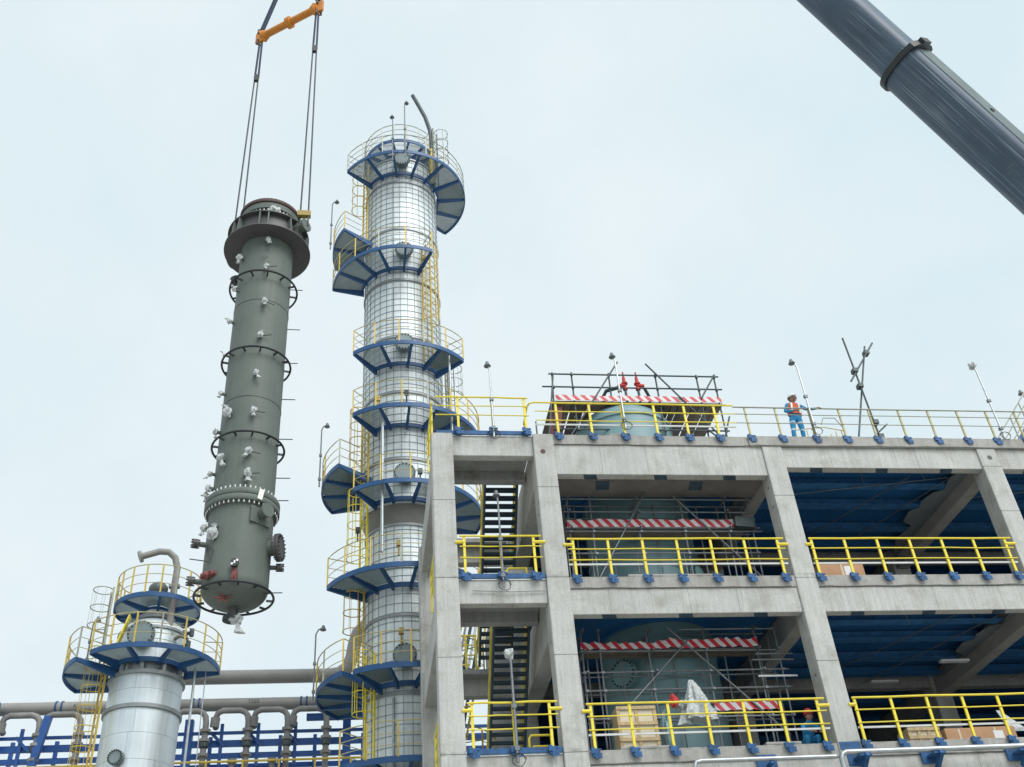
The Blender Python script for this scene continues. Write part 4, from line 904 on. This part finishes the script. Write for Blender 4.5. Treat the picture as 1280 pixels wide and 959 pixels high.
MB().cyl((-10.93, 12.02, 22.09), (-11.03, 12.0, 22.045), .24, n=16).build('vent_flange', 'pipe_grey', t2, True)
b = MB()
for z in (20.9, 18.9): b.box(-9.78, -9.36, 12.2, 12.42, z-.06, z+.06)
b.build('pipe_clamp', 'band', t2)
x, y = ptxy(AX2, B2, -45, 1.7); MB().beam((x-.1, y, 18.1), (x+.25, y, 19.4), .3, .06).build('swing_gate', 'yellow', t2)
for az, z in ((38, 18.7), (46, 18.35), (50, 18.9)):
    x, y = ptxy(AX2, B2, az, 1.25); x2, y2 = ptxy(AX2, B2, az, 1.8); b = MB(); b.cyl((x, y, z), (x2, y2, z+.05), .07, n=8); b.cyl((x2, y2, z-.12), (x2, y2, z+.18), .09, n=8); b.build('valve_nozzle', 'scaf_dark' if az > 40 else 'pipe_rust', t2, True)
for az, r, rr in ((62, 1.9, .05), (72, 2.2, .02)): x, y = ptxy(AX2, B2, az, r); MB().tube([(x, y, 9), (x, y, 17.6)], rr, 8).build('conduit', 'galv', t2, True)
P3 = platform(t2, AX2, B2, 11.6, 1.5, 2.5, -80, 90, step=30)
lamp('lamp post with drooping head on the left platform of the short tower', -12.3, 11.9, 17.5, 19.35, .2, pole='lampgrey')

# ------------------------------------------------------------------ hanging column
HX, HY = -6.02, 2.734; BH = -82.8
hc = thing('hanging_column', 'long grey painted steel column hanging upright from crane slings, nozzles wrapped in white plastic', 'column', (HX, HY, 15.2))
R0 = 1.0
b = MB(); b.lathe([(R0, 16.0), (R0, 18.5)], HX, HY, 72); b.lathe([(R0*math.cos(a), 16.0-.62*math.sin(a)) for a in [i*PI/2/12 for i in range(13)]], HX, HY, 72); b.build('lower_shell', 'primer', hc, True)
MB().lathe([(R0-.03, 19.0), (R0-.03, 31.2)], HX, HY, 72).build('upper_shell', 'primer', hc, True)
for z, nm in ((18.64, 'girth_flange'), (18.86, 'girth_flange')):
    MB().lathe([(R0-.04, z-.10), (1.15, z-.10), (1.17, z-.07), (1.17, z+.07), (1.15, z+.10), (R0-.04, z+.10)], HX, HY, 72).build(nm, 'primer', hc, True)
MB().lathe([(R0, 18.50), (1.05, 18.54)], HX, HY, 72).build('hub', 'primer', hc, True)
for z0, z1, m_ in ((18.44, 18.55, 'bolt'), (18.95, 19.06, 'bolt')):
    b = MB()
    for i in range(44): a = 2*PI*i/44; x, y = HX+1.10*math.cos(a), HY+1.10*math.sin(a); b.cyl((x, y, z0), (x, y, z1), .026, n=6)
    b.build('flange_bolts', m_, hc, stuff=True)
def halo(z, r):
    o = MB().tube([(HX+r*math.cos(2*PI*i/60), HY+r*math.sin(2*PI*i/60), z) for i in range(60)], .038, 8, True).build('support_ring', 'black', hc, True)
    for i in range(12): a = 2*PI*i/12+.2; MB().beam((HX+R0*.96*math.cos(a), HY+R0*.96*math.sin(a), z), (HX+r*math.cos(a), HY+r*math.sin(a), z), .05, .06).build('ring_lug', 'black', o)
for z, r in ((28.1, 1.22), (24.57, 1.18), (21.05, 1.17), (15.72, 1.17)): halo(z, r)
for z in (26.9, 22.6): MB().lathe([(R0-.028, z), (R0-.018, z+.01), (R0-.018, z+.03), (R0-.028, z+.04)], HX, HY, 72).build('weld_seam', 'primer_dark', hc, True)
MB().lathe([(R0-.04, 30.08), (1.62, 30.08), (1.62, 30.13), (R0-.04, 30.13)], HX, HY, 72, 0, 2*PI, True).build('lower_skirt_plate', 'primer_dark', hc)
MB().lathe([(1.36, 30.135), (1.36, 30.855)], HX, HY, 60).build('skirt_drum', 'primer_dark', hc, True)
MB().lathe([(R0-.04, 30.86), (1.54, 30.86), (1.54, 30.91), (R0-.04, 30.91)], HX, HY, 72, 0, 2*PI, True).build('upper_skirt_plate', 'primer_dark', hc)
for i in range(16):
    a = 2*PI*(i+.4)/16+(.09 if i % 2 else -.09); d = Vector((math.cos(a), math.sin(a), 0)); s = Vector((-d.y, d.x, 0))*.025; c = Vector((HX, HY, 0)); up = Vector((0, 0, 1))
    MB().hexa([c+d*.96-s+up*30.135, c+d*1.59-s+up*30.135, c+d*1.59+s+up*30.135, c+d*.96+s+up*30.135], [c+d*.96-s+up*30.855, c+d*1.525-s+up*30.855, c+d*1.525+s+up*30.855, c+d*.96+s+up*30.855]).build('gusset', 'primer', hc)
MB().lathe([(R0-.1, 30.92), (R0-.1, 31.45), (1.12, 31.5), (1.12, 31.78), (.9, 31.78)], HX, HY, 64).build('top_flange', 'primer', hc, True)
MB().lathe([(1.15, 31.80), (1.17, 31.83), (1.17, 31.95), (1.13, 32.0), (0, 32.05)], HX, HY, 64).build('top_cover', 'red_brown', hc, True)
b = MB()
for i in range(44): a = 2*PI*i/44; x, y = HX+1.06*math.cos(a), HY+1.06*math.sin(a); b.cyl((x, y, 31.34), (x, y, 31.495), .03, n=6); b.cyl((x, y, 31.99), (x, y, 32.08), .03, n=6)
b.build('flange_bolts', 'bolt', hc, stuff=True)
def hp(az, z, r): x, y = ptxy((HX, HY), BH, az, r); return Vector((x, y, z))
# lifting trunnions
for az in (46, -134):
    o = MB().cyl(hp(az, 30.62, .9), hp(az, 30.62, 1.80), .17, n=20).build('trunnion', 'primer', hc, True)
    MB().cyl(hp(az, 30.62, 1.80), hp(az, 30.62, 1.86), .27, n=24).build('trunnion_disc', 'primer', o, True)
o = MB().cyl(hp(34.6, 18.2, .95), hp(34.6, 18.2, 1.30), .17, n=20).build('tail_lug', 'primer', hc, True)
MB().cyl(hp(34.6, 18.2, 1.30), hp(34.6, 18.2, 1.36), .23, n=24).build('lug_disc', 'primer', o, True)
a = wang(BH, 34.6); d = Vector((math.cos(a), math.sin(a), 0)); s = Vector((-d.y, d.x, 0)); c = Vector((HX, HY, 18.2))
MB().hexa([c+d*.99-s*.38-Vector((0, 0, .36)), c+d*.99+s*.38-Vector((0, 0, .36)), c+d*.99+s*.38+Vector((0, 0, .2)), c+d*.99-s*.38+Vector((0, 0, .2))], [c+d*1.03-s*.36-Vector((0, 0, .36)), c+d*1.03+s*.36-Vector((0, 0, .36)), c+d*1.03+s*.36+Vector((0, 0, .2)), c+d*1.03-s*.36+Vector((0, 0, .2))]).build('lug_pad', 'primer', o)
# flanged nozzles
def fl_noz(az, z, ln, r, m='primer', cm='primer_dark'):
    o = MB().cyl(hp(az, z, .95), hp(az, z, 1+ln), r*.55, n=14).build('nozzle', m, hc, True)
    a = wang(BH, az); d = Vector((math.cos(a), math.sin(a), 0)); s = Vector((-d.y, d.x, 0)); c = hp(az, z, 1+ln)
    MB().cyl(c, c+d*.07, r, n=18).build('flange', cm, o, True); MB().cyl(c+d*.085, c+d*.15, r, n=18).build('blind_flange', cm, o, True)
    b = MB(); n = 8 if r < .3 else 18
    for i in range(n): an = 2*PI*i/n; p = c+(s*math.cos(an)+Vector((0, 0, 1))*math.sin(an))*r*.84; b.cyl(p-d*.05, p+d*.2, .022, n=5)
    b.build('flange_bolts', 'black', o, stuff=True); return o
fl_noz(-80, 17.37, .24, .15); fl_noz(-84, 16.15, .24, .15); fl_noz(84, 16.75, .22, .13); fl_noz(70, 17.28, .20, .44); fl_noz(-128, 29.3, .3, .2)
# wrapped nozzles
k = 0
for az, z, s in ((-.1, 29.75, .17), (.7, 28.42, .15), (3, 26.73, .17), (1.5, 25.15, .17), (.5, 23.48, .16), (2.6, 21.92, .18), (-43, 21.95, .24), (.5, 20.32, .19), (-48, 20.2, .22), (2.4, 19.5, .22), (-46, 17.45, .30), (-60, 29.2, .2),
        (-66, 27.67, .14), (-72, 26.24, .16), (-74, 24.72, .12), (-72, 23.04, .15), (-75, 21.5, .16), (-78, 19.9, .14), (-78, 19.35, .18), (-84, 19.15, .14), (-76, 17.9, .18)):
    k += 1; MB().cyl(hp(az, z, .95), hp(az, z, 1.15), s*.4, n=10).build('nozzle', 'primer', hc, True)
    crumple(hp(az, z, 1.14), (s*.54, s*.52, s*.64), 50+k, (random.uniform(-.14, .14), random.uniform(-.06, .06), random.choice((-1.3, -1.3, 1.1))*s)).build('plastic_wrap', 'plastic', hc)
for az, z in ((84, 28.3), (84, 26.36), (84, 24.8), (84, 23.2), (84, 21.54), (84, 20.0), (84, 19.15), (84, 15.9), (-88, 16.9)):
    MB().cyl(hp(az, z, .97), hp(az+1, z+.02, 1.42), .016, n=6).build('rod', 'black', hc, True)
for az, z, dz in ((3, 28.42, .1), (5, 26.73, -.12), (4, 25.15, .08), (5, 21.92, -.03), (3, 20.32, -.06), (5, 19.5, .04)):
    MB().cyl(hp(az+2, z+.02, 1.06), hp(az+17, z+.02+dz, 1.13), .014, n=6).build('rod', 'black', hc, True)
crumple(hp(4, 31.2, 1.25), (.2, .18, .2), 91).build('plastic_wrap', 'plastic', hc)
o = MB().cyl(hp(-4, 16.32, .95), hp(-4, 16.32, 1.16), .10, n=12).build('nozzle', 'black', hc, True)
MB().cyl(hp(-4, 16.32, 1.16), hp(-4, 16.32, 1.2), .13, n=14).build('flange', 'black', o, True)
for q_ in (-1, 1): MB().beam(hp(-4+q_*3.4, 16.32+.06*q_, 1.2), hp(-4+q_*3.4, 16.32+.06*q_, 1.22), .06, .07).build('white_tape', 'white', o)
MB().beam(hp(-4, 16.32, 1.2), hp(-4, 16.32, 1.225), .05, .1).build('white_tape', 'white', o)
crumple(hp(-3, 16.0, 1.05), (.09, .08, .22), 92).build('red_cloth', 'pink', hc); crumple(hp(-52, 16.1, 1.08), (.18, .12, .11), 93).build('red_cloth', 'pink', hc); crumple(hp(-40, 16.12, 1.05), (.12, .1, .07), 94).build('red_cloth', 'pink', hc)
rng = random.Random(4); b = MB(); c = hp(-30, 15.45, .62)
for i in range(6): an = 2*PI*i/6; b.beam(c, c+Vector((.27*math.cos(an), -.1, .22*math.sin(an))), .06, .03)
b.build('red_ribbon', 'pink', hc)
b = MB(); b.tube([(HX-.62+.62, HY, 15.4), (HX+.0, HY, 15.1)], .16, 12); o = b.build('bottom_nozzle', 'primer_dark', hc, True)
MB().cyl((HX, HY, 15.10), (HX, HY, 15.0), .28, n=20).build('flange', 'black', o, True)
crumple((HX+.14, HY-.1, 15.0), (.19, .17, .13), 95, (.12, 0, -.42)).build('plastic_wrap', 'plastic', hc)
MB().tube([hp(-66, 17.25, 1.02), hp(-58, 16.6, 1.08), hp(-52, 16.55, 1.06), hp(-48, 16.95, 1.03), hp(-58, 17.1, 1.06)], .02, 6).build('cable_loop', 'primer_dark', hc, True)
a = wang(BH, 24); MB().beam(hp(24, 18.58, 1.19), hp(27, 18.95, 1.19), .16, .02, (math.cos(a), math.sin(a), 0)).build('name_plate', 'lime', hc)
# scribbles of marker on the shell
b = MB()
for i in range(5): az = -12+i*3.2; b.beam(hp(az, 29.0+.1*(i % 2), .975), hp(az+2, 28.75+.07*i, .975), .02, .01)
b.build('marker_scribble', 'primer_dark', hc)

# rigging
SP0, SP1, SPZ = Vector((-7.35, 3.50, 45.0)), Vector((-4.70, 1.75, 45.0)), 45.0
sp = thing('spreader_beam', 'orange tubular spreader beam hanging above the grey column at the top of view', 'spreader beam', (-6.02, 2.63, 45))
d = (SP1-SP0).normalized()
MB().tube([SP0, SP1], .17, 16).build('tube', 'orange', sp, True); c = (SP0+SP1)/2; MB().tube([c-d*.12, c+d*.12], .28, 16).build('joint_flange', 'orange', sp, True)
for e, s in ((SP0, -1), (SP1, 1)):
    up = Vector((0, 0, 1)); MB().beam(e-up*.38+d*s*.05, e+up*.38+d*s*.05, .12, .5, d).build('end_plate', 'orange', sp)
    MB().tube([e-d*s*.08, e-d*s*.36], [.30, .18], 14).build('end_cone', 'orange', sp, True)
    for q in (-1, 1):
        b = MB(); b.tube([e+d*s*.08+up*q*.25+Vector((.1, .06, 0)), e+d*s*.08+up*q*.5+Vector((.1, .06, 0)), e+d*s*.08+up*q*.62, e+d*s*.08+up*q*.5-Vector((.1, .06, 0)), e+d*s*.08+up*q*.25-Vector((.1, .06, 0))], .05, 8); b.build('shackle', 'black', sp, True)
TR = (hp(46, 30.62, 1.72), hp(-134, 30.62, 1.72))
for e, tn, lab in ((SP1, TR[0], 'pair of steel wire slings from the right end of the spreader down to the column'), (SP0, TR[1], 'pair of steel wire slings from the left end of the spreader down to the column')):
    t = thing('wire_sling', lab, 'sling', e, 'wire slings carrying the column')
    h = Vector((.16, -.04, 0)); top = e-Vector((0, 0, .55)); k = top-Vector((0, 0, 2.6))
    for s in (-1, 1):
        MB().tube([top+h*s*.35, k+h*s*.5], .05, 6).build('upper_leg', 'strap', t, True)
        MB().tube([k+h*s*.5, tn+h*s+Vector((0, 0, .0))], .036, 6).build('rope', 'rope', t, True)
    b = MB(); b.box(k.x-.1, k.x+.1, k.y-.08, k.y+.08, k.z-.2, k.z+.2); b.build('shackle', 'black', t)
    if tn is TR[0]: 
        b = MB(); b.box(tn.x-.26, tn.x+.24, tn.y-.1, tn.y+.1, 31.15, 31.4); b.build('keeper_block', 'gold', t)
    t = thing('lifting_sling', 'dark blue sling rising from the %s end of the spreader beam' % ('right' if e is SP1 else 'left'), 'sling', e+Vector((0, 0, .5)), 'blue slings above the spreader')
    hook = Vector((-6.02, 2.63, 51.0))
    for s in (-1, 1): MB().tube([e+Vector((.06*s, 0, .55)), hook+Vector((.06*s, 0, 0))], .055, 7).build('leg', 'strap', t, True)

# ------------------------------------------------------------------ crane boom
def px(d, x, y, D):
    v = F_*1308.8+r_*(x-640)-u_*(y-479.5); return CAM+v/1308.8*D
Pa, Pb = Vector((13.611, -11.549, 19.942)), Vector((10.094, -12.106, 25.983))
bd = (Pb-Pa).normalized(); Pc = Pa+(Pb-Pa)*.60
bt = thing('crane_boom', 'thick dark grey telescopic crane boom slanting across the top right corner', 'crane boom', Pa-bd*16)
side = bd.cross(Vector((0, 0, 1))).normalized(); upv = side.cross(bd).normalized()
RB = Matrix((-side, upv, bd)).transposed()
vc = CAM-Pc; pc_ = math.atan2(vc.dot(upv), vc.dot(-side)); best = min((pc_+PI/2, pc_-PI/2), key=lambda a: -math.sin(a))
tgt = best+(math.radians(13) if best < pc_ else -math.radians(13))
RB = RB @ Matrix.Rotation(tgt-PI/2, 3, 'Z')
def boom_section(name, p, q, s, m='boom'):
    prof = []
    for i in range(15): a = PI+PI*i/14; prof.append((s*math.cos(a), -.12*s+s*math.sin(a)))
    prof += [(s, .35*s), (.86*s, .72*s), (.55*s, .9*s), (-.55*s, .9*s), (-.86*s, .72*s), (-s, .35*s)]
    n = len(prof); L = (q-p).length
    b = MB(); b.add([(x, y, 0) for x, y in prof]+[(x, y, L) for x, y in prof], [(i, (i+1) % n, n+(i+1) % n, n+i) for i in range(n)]+[tuple(range(n-1, -1, -1)), tuple(range(n, 2*n))])
    o = bpy.data.objects.new(name, b.mesh(name, m, True)); col.objects.link(o); o.parent = bt
    o.location = p-origin(bt); o.rotation_euler = RB.to_euler(); return o
lo = boom_section('outer_section', Pa-bd*16, Pc, .625); hi = boom_section('inner_section', Pc-bd*.5, Pb+bd*14, .555)
L0 = 16+(Pc-Pa).length
def bloc(name, parts, m, parent):
    b = MB()
    for f in parts: f(b)
    return b.build0(name, m, parent)
def build0(s, name, m, parent):
    o = bpy.data.objects.new(name, s.mesh(name, m, True)); col.objects.link(o); o.parent = parent; return o
MB.build0 = build0
def collar(b):
    s = .70; prof = []
    for i in range(15): a = PI+PI*i/14; prof.append((s*math.cos(a), -.1*s+s*math.sin(a)))
    prof += [(s, .4*s), (.8*s, .85*s), (.5*s, .98*s), (-.5*s, .98*s), (-.8*s, .85*s), (-s, .4*s)]
    n = len(prof); z0, z1 = L0-.10, L0+.06
    b.add([(x, y, z0) for x, y in prof]+[(x, y, z1) for x, y in prof], [(i, (i+1) % n, n+(i+1) % n, n+i) for i in range(n)]+[tuple(range(n-1, -1, -1)), tuple(range(n, 2*n))])
co = bloc('collar', [collar], 'black', lo)
bloc('collar_rim', [lambda b: b.box(-.35, .35, .58, .64, L0+.061, L0+.09), lambda b: b.box(.60, .67, -.2, .4, L0+.061, L0+.09)], 'boom_pale', co)
bloc('collar_lug', [lambda b: b.box(-.2, .2, .68, .78, L0-.1, L0+.08)], 'black', co); bloc('collar_lug', [lambda b: b.box(-.80, -.68, -.3, -.1, L0-.08, L0+.05)], 'black', co)
for z in (L0-7.5, L0-5.8, L0-2.6): bloc('slide_pad', [lambda b: b.box(-.06, .06, .57, .60, z, z+.1)], 'black', lo)
camang = pc_-(tgt-PI/2); sg = 1 if math.cos(camang) > 0 else -1
rl = random.Random(11)
for k_ in range(4):
    def glyph(b, k_=k_):
        y0 = .17-.09*k_
        for q in range(5):
            z = L0-4.35+rl.uniform(0, .5); y = y0+rl.uniform(-.03, .03); h_, l_ = rl.choice(((.006, .14), (.05, .016), (.006, .08))); b.box(sg*.622, sg*.628, y-h_/2, y+h_/2, z, z+l_)
    o = bloc('worn_lettering', [glyph], 'boom_pale', lo); o['kind'] = 'stuff'
bloc('top_plate', [lambda b: b.box(-.34, .34, .564, .576, .0, L0-.15)], 'boom_pale', lo)

t = thing('pipe_bundle', 'bundle of slanting dark and pale pipes behind the lower stair bay', 'pipe bundle', (1.2, 15.5, 10))
for i in range(9):
    x = .3+i*.22; MB().tube([(x+.1, 15.5+.1*(i % 3), 15.6), (x+1.6, 15.4+.1*(i % 3), 22.5)], .05+.02*(i % 2), 7).build('pipe_run', ('stair_blue', 'galv', 'stair_blue', 'rail_yellow', 'pipe_grey')[i % 5], t, True)
for i in range(5): MB().tube([(-.8, 15.2, 16.6+i*.9), (2.4, 15.2, 16.8+i*.9)], .04, 6).build('cross_pipe', ('rail_yellow', 'stair_blue')[i % 2], t, True)
# ------------------------------------------------------------------ pipe rack behind
YR = 18.0
pr = thing('pipe_rack', 'dark blue steel pipe rack in the background between the two towers', 'pipe rack', (-9, YR, 0))
for x in (-17.6, -9.28, -2.7, 5.0): MB().box(x-.17, x+.17, YR+.1, YR+.45, 0, 17.6).build('rack_column', 'rack_blue', pr)
for z, h, w_ in ((17.0, .12, .10), (16.55, .27, .12), (16.02, .17, .12)): MB().box(-18.0, 6.0, YR+.12, YR+.12+w_, z-h/2, z+h/2).build('rack_beam', 'rack_blue', pr)
for x in (-15.9, -13.6, -11.5, -7.9, -6.4, -4.85, -1.2): MB().box(x-.07, x+.07, YR+.02, YR+.115, 15.6, 17.35).build('rack_post', 'rack_blue', pr)
for z, h in ((17.25, .12), (16.75, .16), (16.25, .2)): MB().box(-18.0, 6.0, YR+2.2, YR+2.35, z-h/2, z+h/2).build('rack_beam', 'rack_blue', pr)
for x in (-16.8, -15.0, -12.6, -8.6, -7.1, -5.6, -4.1, -2.0): MB().box(x-.08, x+.08, YR+2.05, YR+2.19, 15.4, 17.5).build('rack_post', 'rack_blue', pr)
for x in (-15.6, -7.85, -6.35, -4.8): MB().beam((x-.5, YR+.05, 17.0), (x+.1, YR+.05, 16.4), .12, .12).build('knee_brace', 'rack_blue', pr)
MB().beam((-15.25, YR-.6, 14.5), (-14.8, YR-.6, 17.6), .28, .28).build('rack_strut', 'rack_blue', pr)
MB().box(-4.4, -1.6, YR-.4, YR-.1, 17.32, 17.55).build('rack_bracket', 'rack_blue', pr)
for x in (-17.0, -14.6, -13.9, -9.2, -4.7): MB().lathe([(.27, -.05), (.31, -.05), (.31, .05), (.27, .05)], 0, 0, 24, 0, 2*PI, True) and None
pw = thing('walkway_rail', 'rusty yellow pipe railing running in front of the pipe rack', 'railing', (-9, YR-.8, 15))
MB().cyl((-18, YR-.8, 15.85-.35), (2, YR-.8, 15.85-.35), .05, n=8).build('top_rail', 'rail_yellow', pw, True)
for i in range(13): x = -17+i*1.45; MB().cyl((x, YR-.8, 14), (x, YR-.8, 15.5), .045, n=7).build('post', 'rail_yellow', pw, True)
def bigpipe(label, pts, r, n=24, bands=(), grp='big grey pipes behind the towers'):
    t = thing('large_pipe', label, 'pipe', pts[0], grp); MB().tube(pts, r, n).build('pipe_run', 'pipe_grey', t, True)
    for x, z in bands: 
        for dx in (-.12, .12): MB().tube([(x+dx-.035, YR, z), (x+dx+.035, YR, z)], r+.035, 24).build('pipe_clamp', 'steel_blue', t, True)
    b = MB(); x = pts[0][0]+.6
    while x < pts[1][0]-.3: b.tube([(x, YR, pts[0][2]), (x+.015, YR, pts[0][2])], r+.004, 24); x += 1.55
    b.build('weld_seam', 'band', t, True)
    return t
def bend(p, q, r, n=6):  # quarter bends helper kept simple
    return [p, q]
el = [(-2.0-.55*math.cos(t)-.0, YR, 19.37+.0) for t in (0,)]
bigpipe('upper grey pipe running from the short tower to an elbow by the tall tower', [(-11.5, YR, 19.38), (-3.6, YR, 19.37), (-3.1, YR-.05, 19.42), (-2.75, YR-.1, 19.65), (-2.55, YR-.15, 20.1), (-2.45, YR-.2, 20.7), (-2.3, YR-.3, 21.2), (-1.9, YR-.4, 21.6), (-1.2, YR-.5, 21.75), (.5, YR-.6, 21.75)], .30)
lp = bigpipe('lower grey pipe with stencil marks running the full length of the rack', [(-17.3, YR, 18.17), (-3.0, YR, 18.15)], .265, bands=((-14.6, 18.17), (-9.05, 18.16), (-4.55, 18.15)))
def text(s, loc, h, parent):
    cu = bpy.data.curves.new('stencil', 'FONT'); cu.body = s; cu.size = h; ob = bpy.data.objects.new('stencil', cu); col.objects.link(ob)
    dg = bpy.context.evaluated_depsgraph_get(); dg.update(); me = bpy.data.meshes.new_from_object(ob.evaluated_get(dg)); bpy.data.objects.remove(ob)
    me.materials.clear(); me.materials.append(M['ink']); o = bpy.data.objects.new('stencil', me); col.objects.link(o); o.parent = parent; o.location = Vector(loc)-origin(parent); o.rotation_euler = (PI/2+.0, 0, 0); return o
text('KX', (-14.0, YR-.272, 18.10), .22, lp); text('TZZ2', (-6.9, YR-.272, 18.12), .2, lp)
UG = 'inverted U pipes over the rack'
us = [(-16.6, -15.1, 'far left'), (-14.95, -13.5, 'second from left'), (-9.75, -8.5, 'hard right of the short tower'), (-8.13, -6.78, 'fourth from left'), (-6.56, -5.16, 'second from right'), (-4.96, -3.55, 'far right, beside the tall tower')]
for x0, x1, wh in us:
    z = 17.7; yy = YR-.55
    t = thing('u_pipe', 'weathered inverted U pipe over the rack, %s' % wh, 'pipe', (x1, yy, 15), UG)
    MB().tube([(x0-.02, yy+.5, z-.55), (x0-.02, yy+.3, z-.5), (x0, yy+.05, z-.3), (x0+.08, yy, z-.1), (x0+.28, yy, z), (x1-.36, yy, z), (x1-.16, yy, z-.08), (x1-.04, yy, z-.24), (x1, yy, z-.5), (x1, yy, 14.0)], .125, 12).build('pipe_run', 'pipe_rust', t, True)
    o = MB().cyl((x0-.03, yy+.10, z-.66), (x0, yy+.02, z-.28), .19, n=14).build('elbow_cap', 'pipe_rust', t, True)
    for zz in (16.85, 16.45, 15.85): MB().lathe([(.12, zz-.06), (.22, zz-.06), (.22, zz+.06), (.12, zz+.06)], x1, yy, 16, 0, 2*PI, True).build('flange', 'pipe_rust', t)
    MB().lathe([(.12, 16.1), (.19, 16.18), (.19, 16.36), (.12, 16.42)], x1, yy, 14).build('valve', 'scaf_dark', t, True)
for x, wh in ((-11.9, 'left of the short tower'), (-5.7, 'under the far right U pipes'), (-7.3, 'under the middle U pipes')):
    t = thing('riser_pipe', 'short weathered riser standing in the rack, %s' % wh, 'pipe', (x, YR-.6, 14), 'short risers in the rack'); MB().cyl((x, YR-.6, 13.5), (x, YR-.6, 15.6), .12, n=10).build('pipe_run', 'pipe_rust', t, True)
    MB().lathe([(.12, 15.5), (.2, 15.5), (.2, 15.62), (.12, 15.62)], x, YR-.6, 14, 0, 2*PI, True).build('flange', 'pipe_rust', t)
# blue end frame at the left margin
tag(bevel(MB().box(-17.4, -16.78, YR-.9, YR-.5, 0, 18.25).build('steel_post', 'deck_blue'), .05), 'blue steel post cut by the left edge of view', 'post')
